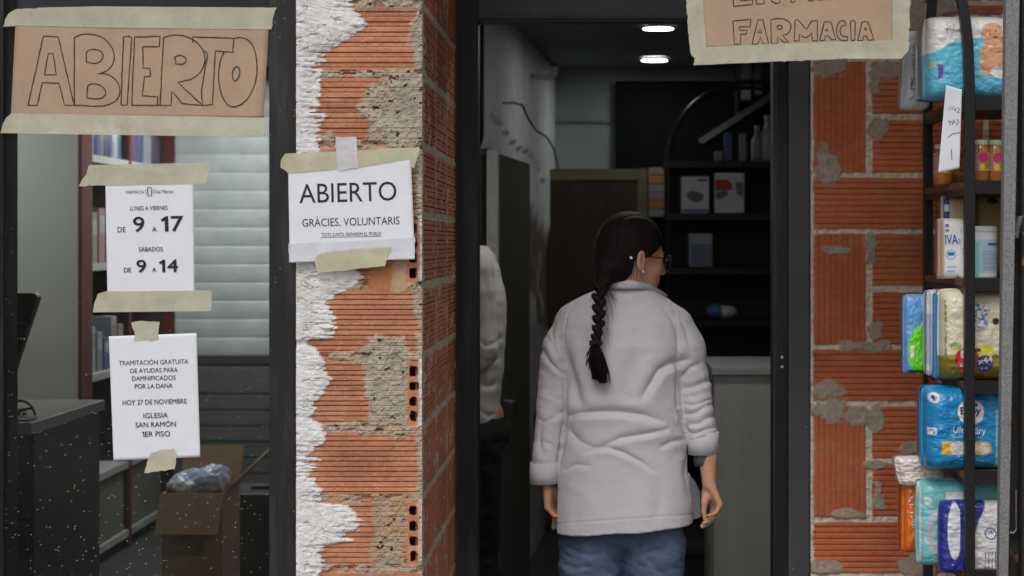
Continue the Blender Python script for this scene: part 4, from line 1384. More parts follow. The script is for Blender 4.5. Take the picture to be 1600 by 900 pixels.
# notice on the pillar
S4 = Sheet((450, 249), (642, 245), (648.5, 405), (453, 410.5), 4.2265, .0025, 11, curl=.004)
o4 = notice('paper_notice', 'white landscape sheet thanking volunteers, taped on the brick pillar', 'notice', S4, M['paper'])
it = lines(('ABIERTO', (468, 317.5), (620, 313), 29.5, -.006), ('GRÀCIES, VOLUNTARIS', (472.5, 354.5), (624.5, 350.5), 12.2, -.004), ('TOTS JUNTS, REFAREM EL POBLE!', (502.5, 369.5), (596, 367.6), 5.2, -.008))
it += [stroke2d([(502, 371), (596, 369.2)], .6, jit=.05)]
ink(S4, it, M['ink'], o4)
tape(S4, [(438.5, 262), (439, 250), (446, 240), (560, 235), (656, 230), (653, 244), (648, 262), (641, 262), (641, 248), (560, 262), (450, 271), (448, 268)], M['tapeyellow'], o4, seed=7)
tape(S4, [(525, 214), (557, 214), (559, 240), (561, 262), (528, 266), (526, 240)], M['tapeclear'], o4, off=.0026, seed=9)
tape(S4, [(451, 380), (550, 376), (648, 370), (648, 404), (560, 407), (452, 409)], M['tapeclear'], o4, seed=10)
tape(S4, [(492, 408), (497, 398), (512, 393), (560, 388), (612, 386), (606, 402), (602, 416), (555, 420), (540, 423), (497, 425), (494, 416)], M['tapeyellow'], o4, off=.0024, seed=11)

# kraft sign hanging from the lintel
S5 = Sheet((1090, -128), (1402, -132), (1397, 68), (1100, 76), 4.415, .003, 13, foot=.0)
o5 = notice('paper_sign', 'brown kraft paper sign reading ENTRADA FARMACIA hanging from the lintel over the doorway', 'sign', S5, M['kraft'])
q = lambda *a: [(1060 + x / 5, y / 5) for x, y in a]
L5 = [q((425, 165), (565, 150), (560, 208), (475, 210), (475, 235), (535, 237), (530, 265), (487, 268), (483, 345), (437, 345), (425, 165)),
      q((575, 345), (620, 155), (660, 155), (705, 345), (660, 345), (640, 290), (622, 345), (575, 345)), q((623, 255), (637, 225), (652, 255), (623, 255)),
      q((725, 335), (722, 155), (760, 145), (800, 145), (830, 150), (857, 165), (875, 185), (880, 210), (875, 235), (860, 255), (840, 270), (812, 275), (862, 328), (825, 330), (775, 290), (772, 340), (735, 343), (725, 335)),
      q((768, 210), (778, 200), (790, 198), (805, 202), (812, 210), (808, 222), (795, 229), (778, 226), (768, 210)),
      q((905, 320), (912, 160), (930, 152), (1000, 230), (1040, 165), (1085, 160), (1083, 320), (1045, 318), (1040, 255), (1020, 280), (995, 295), (970, 287), (945, 265), (942, 320), (905, 320)),
      q((1103, 315), (1140, 170), (1190, 170), (1230, 310), (1195, 310), (1170, 280), (1150, 280), (1140, 315), (1103, 315)), q((1150, 240), (1160, 225), (1170, 240), (1150, 240)),
      q((1310, 190), (1300, 168), (1285, 160), (1265, 165), (1250, 180), (1238, 210), (1235, 240), (1237, 270), (1245, 290), (1262, 310), (1285, 318), (1320, 315), (1322, 285), (1300, 286), (1280, 280), (1266, 266), (1262, 250), (1264, 225), (1275, 205), (1285, 198), (1295, 200), (1310, 190)),
      q((1343, 170), (1352, 161), (1365, 160), (1380, 170), (1378, 310), (1363, 318), (1350, 316), (1343, 170)),
      q((1400, 318), (1432, 175), (1455, 168), (1480, 172), (1525, 310), (1485, 315), (1465, 280), (1445, 285), (1440, 318), (1400, 318)), q((1452, 232), (1462, 215), (1472, 232), (1452, 232)),
      # ENTRADA (only its feet reach into the photograph)
      [(1144, -30), (1175, -33), (1176, -24), (1154, -22), (1155, -15), (1170, -17), (1171, -9), (1156, -7), (1156.5, 1), (1176, -.5), (1176, 7), (1146, 9.8), (1144, -30)],
      [(1181.5, 6.5), (1181, -34), (1192, -35), (1206, -14), (1206, -36), (1217, -37), (1218.5, 4), (1212, 5.5), (1206, 2), (1193, -15), (1194, 5.8), (1181.5, 6.5)],
      [(1236, 3.2), (1234, -28), (1224, -27), (1224, -37), (1254, -40), (1254, -31), (1242, -29), (1242, 3), (1236, 3.2)],
      [(1263, 1.2), (1260, -38), (1275, -40), (1285, -32), (1283, -22), (1276, -17), (1288, -1), (1279, 0), (1270, -13), (1271, 1), (1263, 1.2)],
      [(1293, -1), (1304, -41), (1312, -41), (1322, -3), (1314, -3), (1309, -12), (1303, -12), (1301, -2), (1293, -1)],
      [(1326, -4), (1326, -42), (1340, -41), (1347, -30), (1345, -14), (1338, -5), (1326, -4)],
      [(1350, -5), (1361, -44), (1369, -44), (1380, -6), (1371, -6), (1366, -15), (1360, -15), (1358, -5), (1350, -5)]]
ink(S5, [stroke2d(s, 1.5, seed=i + 30, jit=.3) for i, s in enumerate(L5)], M['pen'], o5)
tape(S5, [(1063, -132), (1092, -132), (1098, 0), (1103, 74), (1103, 90), (1084, 90), (1080, 86), (1076, 60), (1072, 0)], M['tape'], o5, seed=12)
tape(S5, [(1395, -134), (1424, -136), (1422, 0), (1420, 62), (1416, 66), (1394, 66)], M['tape'], o5, seed=13)
tape(S5, [(1083, 102), (1085, 92), (1100, 74), (1200, 69), (1394, 63), (1416, 60), (1421, 66), (1419, 80), (1408, 92), (1330, 92), (1262, 94), (1200, 97)], M['tape'], o5, off=.0016, seed=14)
tape(S5, [(1060, -110), (1068, -146), (1424, -148), (1424, -112)], M['tape'], o5, off=.0022, seed=15)

# =================================================================== the shelf rack in the doorway recess
YF, YB = 4.50, 5.06
rack = thing('shelf_rack', 'black metal shelf rack of baby goods in front of the red brick wall', 'shelf rack', (1.15, 4.8, 0))
XP = PX(1514.5, YF)
for side, xo in (('left', 0), ('right', .52)):
    for y in (YF, YB):
        b = MB()
        if y == YF:
            cols_ = [(XP + xo, y, .0), (XP + xo, y, PZ(140, y)), (XP + xo - .004, y, PZ(70, y)), (XP + xo - .013, y, PZ(20, y)), (XP + xo - .03, y, PZ(-30, y)), (XP + xo - .06, y, 2.28)]
        else:
            cols_ = [(XP - .001 + xo, y, 0.), (XP - .001 + xo, y, PZ(120, y)), (XP + xo + .004, y, PZ(60, y)), (XP + xo + .012, y, PZ(0, y)), (XP + xo, y, 2.28)]
        w = .0125
        base = 0
        for p in cols_:
            b.v += [(p[0] - w, p[1] - w, p[2]), (p[0] + w, p[1] - w, p[2]), (p[0] + w, p[1] + w, p[2]), (p[0] - w, p[1] + w, p[2])]
        for i in range(len(cols_) - 1):
            for k in range(4):
                k2 = (k + 1) % 4
                b.f.append((i * 4 + k, i * 4 + k2, i * 4 + 4 + k2, i * 4 + 4 + k))
        b.f.append((0, 1, 2, 3)); n_ = len(cols_) * 4; b.f.append((n_ - 4, n_ - 3, n_ - 2, n_ - 1))
        b.build('post', M['shelfmetal'], rack, bevel=.0015)
SH = [PZ(y, YF) for y in (153, 284, 436, 597, 738, 892)]
for z in SH + [.12]:
    b = MB(); b.box(XP - .012, XP + .53, YF + .015, YB - .013, z - .018, z); b.build('shelf_board', M['brownwood'], rack, bevel=.002)
    b = MB(); b.box(XP + .013, XP + .507, YF - .006, YF + .013, z - .030, z + .003); b.build('front_rail', M['shelfmetal'], rack)
    b = MB(); b.box(XP - .010, XP + .004, YF + .013, YB - .013, z - .034, z - .0185); b.build('side_rail', M['shelfmetal'], rack)


def rgb(*c): return np.minimum(np.array(lin(*c)) * 1.38, .80)


PACKM = mat('printed plastic', (1, 1, 1), .38, .03, 30, .0006, 22, .5, attr=True, coat=.2)
CARTM = mat('printed carton', (1, 1, 1), .5, .03, 30, attr=True)


def pack(name, label, cat, box, d, dep, paint, yaw=0., soft=1., n=90, letters=(), crimp=.0, group=None, lettercol=None, seed=0, tilt=0., side=None):
    """a pillow-shaped plastic pack: box in pixels at depth d, printed by paint(u, v) with u, v in pixels"""
    x0, x1, y0, y1 = box
    uu = np.linspace(-1, 1, n); U, Vv = np.meshgrid(uu, uu)
    e = 10 - 3.5 * soft
    T = (np.clip(1 - np.abs(U) ** e, 0, 1) ** (.34)) * (np.clip(1 - np.abs(Vv) ** e, 0, 1) ** (.34))
    T = .10 + .90 * T
    cx, cy = (x0 + x1) / 2, (y0 + y1) / 2
    hw, hh = (x1 - x0) / 2, (y1 - y0) / 2
    rc = 1 - .06 * soft * (np.abs(U) ** 6 * np.abs(Vv) ** 4)
    pxg = cx + U * hw * rc; pyg = cy + Vv * hh * rc
    wr = (fbm(U * 3 + seed, Vv * 6, seed, 4) - .5) * .019 * soft
    edge = 1 - T
    wr = (wr + (fbm(U * 9 + seed, Vv * 9, seed + 5, 3) - .5) * .009 * soft) * sstep(.12, .6, T)
    yf = d + dep / 2 - (dep / 2) * T - wr * .6
    yb = d + dep / 2 + (dep / 2) * T
    Xc = PX(cx, d)
    X = Xc + (pxg - cx) * d / F; Z = CZ - (pyg - 378) * d / F
    col = paint(pxg, pyg)
    Vf = np.stack([X, yf, Z], -1).reshape(-1, 3); Vb = np.stack([X, yb, Z], -1).reshape(-1, 3)
    g = grid_faces(n, n)
    # rim joins front and back
    idx = np.arange(n * n).reshape(n, n)
    rim = np.concatenate([idx[0, :], idx[1:, -1], idx[-1, -2::-1], idx[-2:0:-1, 0]])
    r2 = np.roll(rim, -1)
    side_f = np.stack([rim, r2, r2 + n * n, rim + n * n], 1)
    Fq = np.concatenate([g, g[:, ::-1] + n * n, side_f])
    V = np.concatenate([Vf, Vb])
    cb = col.reshape(-1, 3) if side is None else np.tile(side, (n * n, 1))
    cols = np.concatenate([col.reshape(-1, 3), cb])

    def turn(P_):
        P_ = np.array(P_)
        if yaw:
            ca, sa = math.cos(yaw), math.sin(yaw)
            dx, dy = P_[:, 0] - Xc, P_[:, 1] - (d + dep / 2)
            P_[:, 0] = Xc + dx * ca - dy * sa; P_[:, 1] = d + dep / 2 + dx * sa + dy * ca
        if tilt:
            zc = PZ(y1, d); P_[:, 0] += (P_[:, 2] - zc) * math.tan(tilt)
        return P_
    t = mesh_obj(name, rawmesh(name, turn(V), Fq, PACKM if soft > 0 else CARTM, smooth=True, cols=cols), None, label, cat, group)
    t2 = t
    for k, (items, m) in enumerate(letters):
        VV = []; FF = []; m0 = 0
        for j, (P2, Fc) in enumerate(items):
            u = np.clip((P2[:, 0] - cx) / hw, -1, 1); v = np.clip((P2[:, 1] - cy) / hh, -1, 1)
            # depth of the printed face under the letter
            iu = (u + 1) / 2 * (n - 1); iv = (v + 1) / 2 * (n - 1)
            i0 = np.clip(iu.astype(int), 0, n - 2); j0 = np.clip(iv.astype(int), 0, n - 2)
            fu, fv = iu - i0, iv - j0
            yy = (yf[j0, i0] * (1 - fu) + yf[j0, i0 + 1] * fu) * (1 - fv) + (yf[j0 + 1, i0] * (1 - fu) + yf[j0 + 1, i0 + 1] * fu) * fv
            W = np.stack([Xc + (P2[:, 0] - cx) * d / F, yy - .0016 - .0001 * (j % 8), CZ - (P2[:, 1] - 378) * d / F], 1)
            VV.append(W); FF += [tuple(i + m0 for i in f) for f in Fc]; m0 += len(W)
        me = rawmesh('lettering', turn(np.concatenate(VV)), FF, m)
        mesh_obj('lettering', me, t2)
    return t


def scrib(x0, y0, x1, y1, hgt, seed, w=.7):
    """a line of print too small or too creased to read"""
    rnd = random.Random(seed); L = math.hypot(x1 - x0, y1 - y0); ux, uy = (x1 - x0) / L, (y1 - y0) / L; nx, ny = uy, -ux
    r = []; t = 0.
    while t < L - hgt * .5:
        k = hgt * rnd.uniform(.35, .6)
        if rnd.random() > .15:
            pts = [(t + k * rnd.random(), hgt * (rnd.random() - .5)) for _ in range(4)]
            r.append(stroke2d([(x0 + ux * a + nx * b, y0 + uy * a + ny * b) for a, b in pts], w, jit=0, seed=seed))
        t += k * 1.25
    return r


def fill(shape, c): return np.tile(np.asarray(c, float), shape + (1,))


def over(col, mask, c):
    m = np.asarray(mask, float)
    if m.ndim == 2: m = m[..., None]
    return col * (1 - m) + np.asarray(c) * m


def ring(x, y, cx, cy, r, s=1.): return sstep(r + s, r - s, np.hypot(x - cx, y - cy))
def rect(x, y, x0, x1, y0, y1, s=.7): return sstep(-s, s, np.minimum(np.minimum(x - x0, x1 - x), np.minimum(y - y0, y1 - y)))


INKW = mat('white print', (.75, .76, .78), .4, .02)
INKB = mat('navy print', (.02, .03, .14), .4, .02)
INKC = mat('blue lettering', (.05, .16, .45), .4, .02)
INKD = mat('dark lettering', (.04, .04, .06), .5, .02)


# --- top shelf
def p_lav(x, y):
    c = fill(x.shape, rgb(190, 198, 226))
    c = over(c, rect(x, y, 1416, 1420, 60, 160), rgb(205, 208, 222))
    c = over(c, (fbm(x / 3, y / 3, 4) > .60) * rect(x, y, 1417, 1424, 60, 160), rgb(86, 92, 150))
    c = over(c, rect(x, y, 1441, 1450, 70, 120), rgb(96, 112, 160))
    return c
pack('wipes_pack', 'lavender blue wipes pack hanging over the left end of the top shelf', 'pack', (1409, 1453, 46, 170), 4.74, .09, p_lav, .12, .8, tilt=.06, seed=1)
def p_dark(x, y):
    c = fill(x.shape, rgb(58, 104, 160)); c = over(c, rect(x, y, 1440, 1449, 40, 152), rgb(190, 196, 205)); c = over(c, rect(x, y, 1448, 1462, 108, 130), rgb(92, 70, 120)); return c
pack('wipes_pack', 'thin dark blue pack squeezed between the lavender pack and the baby nappy pack', 'pack', (1444, 1466, 36, 157), 4.62, .10, p_dark, .25, .7, seed=2)
def p_baby(x, y):
    c = fill(x.shape, rgb(222, 226, 230))
    wave = 66 + 16 * np.exp(-((x - 1455) / 22) ** 2) - 10 * sstep(1470, 1560, x)
    c = over(c, sstep(-1, 1, y - wave), rgb(92, 178, 210))
    c = over(c, sstep(-4, 10, y - 100) * .25, rgb(60, 140, 196))
    c = over(c, (np.mod(y + 3 * np.sin(x / 30), 13) < 1.4) * .18 * (x > 1500), rgb(240, 245, 248))
    c = over(c, rect(x, y, 1466, 1474, 100, 122), rgb(96, 78, 140)); c = over(c, rect(x, y, 1455, 1463, 96, 104), rgb(212, 170, 120))
    sk = np.maximum(ring(x, y, 1551, 52, 17.5), sstep(1.05, .95, np.hypot((x - 1560) / 22, (y - 92) / 30)))
    sk = np.maximum(sk, sstep(1.1, .9, np.hypot((x - 1545) / 14, (y - 106) / 13)))
    sk = np.maximum(sk, sstep(1.1, .9, np.hypot((x - 1540) / 8, (y - 88) / 22)))
    tone = rgb(196, 146, 112) * (1 + .5 * (fbm(x / 7, y / 7, 8)[..., None] - .5))
    c = over(c, sk, tone)
    for a, b_, r in ((1547, 53, 1.6), (1556, 48, 1.5)): c = over(c, ring(x, y, a, b_, r, .6), rgb(70, 40, 34))
    c = over(c, sstep(1.2, .8, np.hypot((x - 1556) / 4, (y - 58) / 1.4)), rgb(120, 52, 46))
    c = over(c, sstep(1.1, .9, np.hypot((x - 1564) / 16, (y - 112) / 10)) * (y > 104), rgb(224, 226, 230))
    return c
pack('nappy_pack', 'white and sky blue nappy pack with a baby picture on the top shelf', 'pack', (1450, 1580, 22, 154), 4.53, .17, p_baby, .0, .75, n=140, seed=3,
     letters=[([text2d('My', (1480, 52), (1492, 49), 8, -.005), text2d('baby', (1492, 50), (1505, 48), 5, 0.)], mat('brown lettering', (.2, .11, .07), .5))])
def p_back(x, y): return over(fill(x.shape, rgb(96, 58, 48)), fbm(x / 14, y / 5, 3) > .62, rgb(150, 130, 124))
pack('crinkled_pack', 'dark brown crinkled pack behind the nappy pack on the top shelf', 'pack', (1478, 1600, 12, 150), 4.80, .16, p_back, 0, .9, seed=4)

# --- price slip hanging from the top shelf
S6 = Sheet((1478, 133), (1503, 140), (1499, 263), (1466, 270), 4.488, .004, 21)
o6 = notice('price_slip', 'white handwritten paper slip hanging from the top shelf of the rack', 'paper slip', S6, M['paper'], 16, 30)
pl = [[(1482, 172), (1485, 166), (1487, 173), (1490, 166)], [(1490, 172), (1494, 168), (1492, 174)], [(1496, 168), (1499, 171), (1495, 176), (1500, 176)], [(1482, 188), (1484, 196), (1487, 189), (1483, 190)],
      [(1488, 195), (1490, 187), (1493, 191), (1489, 192)], [(1495, 186), (1498, 190), (1494, 196)], [(1481, 215), (1488, 209), (1500, 207)], [(1486, 233), (1487, 250)]]
ink(S6, [stroke2d(p, 1.0, seed=60 + i) for i, p in enumerate(pl)], M['pen'], o6)

# --- second shelf: jars of baby food
def jar(px, d, label, hpx=66, rpx=13.):
    z = SH[1] + .0008; x = PX(px, d); r = rpx * d / F; h = hpx * d / F
    t = thing('food_jar', label, 'jar', (x, d, z), 'jars of orange baby food')
    b = MB(); b.lathe((x, d, z), [(.001, 0), (r * .86, 0), (r * .97, .006), (r, .014), (r, h * .74), (r * .93, h * .82), (r * .80, h * .86), (r * .80, h * .89)], 30)
    b.build('jar_body', mat('orange puree glass', (.34, .12, .02), .12, .12, 30, coat=.8, dirt=((.5, .24, .06), 12, .45, .7)), t, smooth=True)
    b = MB(); b.lathe((x, d, z + h * .885), [(.001, 0), (r * .86, 0), (r * .88, .002), (r * .88, h * .10), (r * .84, h * .115), (.001, h * .115)], 30)
    b.build('lid', mat('pale green lid', (.52, .60, .38), .35, .05), t, smooth=True)
    # wrap-around label
    n = 60; zs = np.linspace(h * .26, h * .70, 26); an = np.linspace(math.pi, 2 * math.pi, n)
    A_, Zl = np.meshgrid(an, zs)
    V = np.stack([x + (r + .0009) * np.cos(A_), d + (r + .0009) * np.sin(A_), z + Zl], -1).reshape(-1, 3)
    u = (A_ - math.pi) / math.pi
    c = fill(u.shape, rgb(196, 120, 48))
    c = over(c, (u < .38), rgb(146, 124, 110)); c = over(c, (np.mod(Zl / h * 40, 1) < .45) * (u < .36) * (u > .05) * .5, rgb(70, 60, 60))
    c = over(c, sstep(.22, .17, np.hypot(u - .55, (Zl / h - .58) * 1.4)), rgb(176, 34, 96)); c = over(c, sstep(.14, .1, np.hypot(u - .66, (Zl / h - .40) * 1.4)), rgb(90, 140, 44))
    c = over(c, sstep(.12, .08, np.hypot(u - .5, (Zl / h - .36) * 1.4)), rgb(216, 160, 40)); c = over(c, (u > .82), rgb(176, 150, 120))
    mesh_obj('jar_label', rawmesh('jar_label', V, grid_faces(n, 26), CARTM, cols=c.reshape(-1, 3), smooth=True), t)
    return t
jar(1532, 4.57, 'jar of orange baby food nearest to the front post on its right')
jar(1555, 4.58, 'jar of orange baby food next to the galvanised post')
jar(1474, 4.72, 'jar of orange baby food behind the handwritten slip', 62, 15)
jar(1492, 4.80, 'jar of orange baby food half hidden between the slip and the front post', 60, 13)
jar(1545, 4.80, 'jar of orange baby food in the second row on the rack', 62, 12)

# --- third shelf: milk powder
def p_milk(x, y):
    c = fill(x.shape, rgb(200, 204, 216)); c = over(c, rect(x, y, 1466, 1476, 334, 440), rgb(176, 150, 130)); c = over(c, ring(x, y, 1486, 398, 8) - ring(x, y, 1486, 398, 6.4), rgb(66, 150, 190))
    c = over(c, rect(x, y, 1481, 1491, 394, 400), rgb(40, 90, 160)); c = over(c, rect(x, y, 1480, 1494, 416, 418), rgb(96, 130, 180)); c = over(c, rect(x, y, 1480, 1492, 423, 425), rgb(96, 130, 180))
    c = over(c, rect(x, y, 1477, 1483, 350, 355), rgb(70, 100, 170)); c = over(c, rect(x, y, 1477, 1483, 358, 362), rgb(70, 100, 170)); return c
def pbox(name, label, box, d, dep, paint, letters=(), cat='box'):
    return pack(name, label, cat, box, d, dep, paint, 0, 0., 70, letters)
pbox('milk_box', 'white milk powder box with large blue letters on the third shelf', (1471, 1509, 341, 436), 4.60, .10, p_milk, [([text2d('IVA', (1477, 382), (1497, 381), 15, .02), text2d('lal', (1498, 381.5), (1507, 381), 9, .0)], INKC)])
zt_ = SH[2] + .0008
tin = thing('milk_tin', 'white round milk powder tin with a blue grey label beside the galvanised post', 'tin', (PX(1529, 4.60), 4.62, zt_))
r = 29.5 * 4.6 / F; h = 77 * 4.6 / F; xt, yt = PX(1529, 4.60), 4.615
b = MB(); b.lathe((xt, yt, zt_), [(.001, 0), (r * .98, 0), (r, .003), (r, h * .93), (r * .985, h * .94)], 40); b.build('tin_body', mat('white tin', (.68, .70, .72), .35, .03), tin, smooth=True)
b = MB(); b.lathe((xt, yt, zt_ + h * .942), [(.001, 0), (r * 1.02, 0), (r * 1.03, .003), (r * 1.02, .012), (r * .96, .014), (.001, .014)], 40); b.build('tin_lid', mat('white lid', (.72, .73, .74), .35, .03), tin, smooth=True)
n = 90; zs = np.linspace(h * .03, h * .90, 70); an = np.linspace(math.pi * 1.02, 1.98 * math.pi, n)
A_, Zl = np.meshgrid(an, zs); u = (A_ - math.pi) / math.pi; v = Zl / h
V = np.stack([xt + (r + .0008) * np.cos(A_), yt + (r + .0008) * np.sin(A_), zt_ + Zl], -1).reshape(-1, 3)
c = fill(u.shape, rgb(206, 212, 220)); c = over(c, rect(u, v, .44, .95, .10, .78, .01), rgb(160, 182, 206)); c = over(c, (np.mod(v * 34, 1) < .5) * rect(u, v, .52, .9, .14, .56, .01) * .6, rgb(104, 120, 150))
c = over(c, rect(u, v, .62, .88, .66, .71, .005), rgb(40, 70, 130)); c = over(c, sstep(.02, -.02, v - .95 + (u - .2) * .9) * (u > .38) * (u < .46), rgb(110, 190, 180)); c = over(c, rect(u, v, .16, .28, .46, .60, .005) * (fbm(u * 60, v * 60, 2) > .5), rgb(60, 80, 120))
mesh_obj('tin_label', rawmesh('tin_label', V, grid_faces(n, 70), CARTM, cols=c.reshape(-1, 3), smooth=True), tin)
def p_cream(x, y): return over(over(fill(x.shape, rgb(176, 160, 132)), rect(x, y, 1475, 1484, 308, 342), rgb(44, 58, 104)), rect(x, y, 1476, 1483, 320, 330), rgb(170, 176, 190))
pbox('cereal_box', 'cream box with a dark blue stripe behind the milk box', (1474, 1513, 306, 430), 4.74, .07, p_cream)
def p_olive(x, y):
    c = fill(x.shape, rgb(120, 108, 62)); return over(c, sstep(1.1, .9, np.hypot((x - 1551) / 9, (y - 314) / 5)), rgb(34, 32, 40))
pbox('cereal_box', 'olive box with a dark oval behind the milk tin', (1529, 1590, 304, 430), 4.76, .07, p_olive)

# --- fourth shelf
def p_green(x, y):
    c = fill(x.shape, rgb(96, 148, 206)); c = over(c, sstep(-6, 14, y - 520) * .3, rgb(70, 110, 190))
    c = over(c, sstep(1.06, .94, np.hypot((x - 1440) / 24, (y - 548) / 40)), rgb(104, 196, 44)); c = over(c, sstep(1.06, .94, np.hypot((x - 1449) / 12, (y - 508) / 9)) * .7, rgb(206, 226, 150))
    c = over(c, ring(x, y, 1450, 487, 5), rgb(206, 176, 150)); c = over(c, rect(x, y, 1420, 1426, 540, 560), rgb(206, 214, 220)); c = over(c, rect(x, y, 1447, 1455, 540, 566), rgb(24, 70, 90)); c = over(c, rect(x, y, 1418, 1460, 578, 583), rgb(36, 96, 36)); return c
pack('wipes_pack', 'blue wipes pack with a bright green shape, hanging out left of the fourth shelf', 'pack', (1413, 1468, 460, 586), 4.74, .07, p_green, .10, .75, seed=6)
def p_grey(x, y): return over(over(fill(x.shape, rgb(164, 170, 190)), rect(x, y, 1454, 1460, 535, 556), rgb(90, 92, 104)), fbm(x / 4, y / 30, 3) > .58, rgb(196, 200, 212))
pack('wipes_pack', 'thin silver grey pack between the green-marked pack and the beige pack', 'pack', (1451, 1469, 453, 588), 4.64, .07, p_grey, .2, .7, seed=7)
def p_bl(x, y): return over(fill(x.shape, rgb(44, 124, 190)), rect(x, y, 1465, 1473, 548, 574), rgb(176, 206, 226))
pack('wipes_pack', 'narrow bright blue pack pressed against the beige pack', 'pack', (1462, 1480, 458, 593), 4.60, .07, p_bl, .15, .7, seed=8)
def p_beige(x, y):
    c = fill(x.shape, rgb(202, 192, 172)); c = c * (1 + .12 * (fbm(x / 12, y / 12, 5)[..., None] - .5))
    c = over(c, (fbm(x / 2.2, y / 2.2, 15) > .52) * ring(x, y, 1527, 494, 22, 6), rgb(74, 110, 160))
    field = 556 - 6 * np.sin((x - 1480) / 28); c = over(c, sstep(-2, 2, y - field), rgb(122, 110, 30)); c = over(c, sstep(-2, 6, y - 575 - 5 * np.sin(x / 12)) * .6, rgb(90, 92, 30))
    c = over(c, sstep(1.1, .9, np.hypot((x - 1538) / 16, (y - 549) / 10)), rgb(206, 184, 60)); c = over(c, sstep(1.1, .9, np.hypot((x - 1493) / 9, (y - 541) / 6)), rgb(146, 160, 90))
    c = over(c, ring(x, y, 1511, 562, 19), rgb(176, 44, 58)); c = over(c, ring(x, y, 1539, 568, 13.2), rgb(52, 58, 112)); c = over(c, sstep(1.2, .8, np.hypot((x - 1527) / 6, (y - 547) / 3)), rgb(60, 44, 24))
    c = over(c, sstep(1.1, .9, np.hypot((x - 1505) / 4, (y - 553) / 7)), rgb(226, 220, 206)); c = over(c, ring(x, y, 1556, 502, 5.4), rgb(46, 26, 30)); c = over(c, rect(x, y, 1478, 1481, 470, 560) * (fbm(x, y / 5, 3) > .45), rgb(120, 130, 70)); return c
pack('nappy_pack', 'beige and olive nappy pack marked x44 on the fourth shelf', 'pack', (1473, 1584, 452, 597), 4.53, .20, p_beige, 0, .8, n=140, seed=9,
     letters=[([text2d('x44', (1528.5, 569.5), (1551.5, 565), 9.5, .02), *scrib(1530, 576, 1549, 574.5, 3, 5), text2d('8-', (1499.5, 573.5), (1508, 573.2), 6.5, .02)], INKW)])
def p_red(x, y): return over(fill(x.shape, rgb(200, 200, 205)), fbm(x / 6, y / 6, 4) > .5, rgb(170, 56, 40))
pack('crumpled_bag', 'small red and white crumpled bag between the fourth and fifth shelves', 'bag', (1456, 1500, 592, 616), 4.80, .08, p_red, 0, 1., 50, seed=10)

# --- fifth shelf
def p_blue(x, y):
    c = fill(x.shape, rgb(22, 120, 172)); c = c * (1 + .25 * (fbm(x / 20, y / 8, 5)[..., None] - .5))
    c = over(c, ring(x, y, 1517, 644, 20.5), rgb(206, 208, 212)); c = over(c, ring(x, y, 1461, 622, 8.4), rgb(206, 210, 214)); c = over(c, ring(x, y, 1461, 622, 4.6) * (fbm(x / 2, y / 2, 3) > .5), rgb(40, 50, 100))
    c = over(c, rect(x, y, 1472, 1540, 690, 710), rgb(206, 158, 50)); c = over(c, ring(x, y, 1540, 700, 10), rgb(206, 158, 50))
    for a, r_ in ((1496, 11.), (1521, 7.5), (1538, 8.)): c = over(c, ring(x, y, a, 700, r_), rgb(214, 218, 222)); c = over(c, (ring(x, y, a, 700, r_ * .7) - ring(x, y, a, 700, r_ * .55)) * .5, rgb(150, 160, 176))
    c = over(c, rect(x, y, 1452, 1464, 669, 680), rgb(206, 210, 214)); c = over(c, (fbm(x / 2, y / 2, 5) > .55) * rect(x, y, 1454, 1462, 671, 679), rgb(96, 100, 120))
    c = over(c, rect(x, y, 1556, 1566, 640, 730) * .7, rgb(120, 180, 190)); return c
pack('nappy_pack', 'deep blue nappy pack reading Baby Ultra dry on the fifth shelf', 'pack', (1448, 1580, 606, 737), 4.53, .20, p_blue, 0, .8, n=140, seed=11,
     letters=[([text2d('Baby', (1500.5, 647), (1533, 646.5), 11, .02), stroke2d([(1521, 633), (1526, 633)], 1.4, jit=0), stroke2d([(1524, 630.5), (1527, 633), (1524, 635.5)], 1.4, jit=0)], INKB),
              ([text2d('Ultra dry', (1489, 676), (1540, 678.5), 10, .012), *scrib(1488, 683, 1535, 684, 1.6, 6), *scrib(1488, 717.5, 1545, 720.5, 3, 7)], INKW)])
b = MB(); b.box(PX(1500, 4.58), PX(1600, 4.58), 4.58, 5.0, SH[4] + .0008, SH[4] + .004); b.build('cardboard_sheet', M['cardboard'], None, label='thin cardboard sheet under the deep blue nappy pack', cat='cardboard')

# --- bottom visible shelf
def p_or(x, y):
    c = fill(x.shape, rgb(206, 98, 30)); c = over(c, rect(x, y, 1434, 1445, 800, 870), rgb(72, 58, 104)); c = over(c, sstep(2, -2, y - 748), rgb(190, 160, 140)); c = over(c, rect(x, y, 1412, 1424, 740, 750), rgb(52, 50, 90)); return c
pack('nappy_pack', 'orange nappy pack with white vertical lettering at the bottom left of the rack', 'pack', (1411, 1442, 728, 866), 4.68, .08, p_or, .2, .75, seed=12,
     letters=[(scrib(1421, 826, 1417, 762, 8, 21, 1.5), INKW)])
def p_clear(x, y): return fill(x.shape, rgb(196, 186, 178)) * (1 + .5 * (fbm(x / 6, y / 4, 5)[..., None] - .5))
pack('crumpled_film', 'crumpled clear plastic film over the orange nappy pack', 'film', (1406, 1482, 714, 760), 4.66, .07, p_clear, .2, 1., 60, seed=13, tilt=-.2)
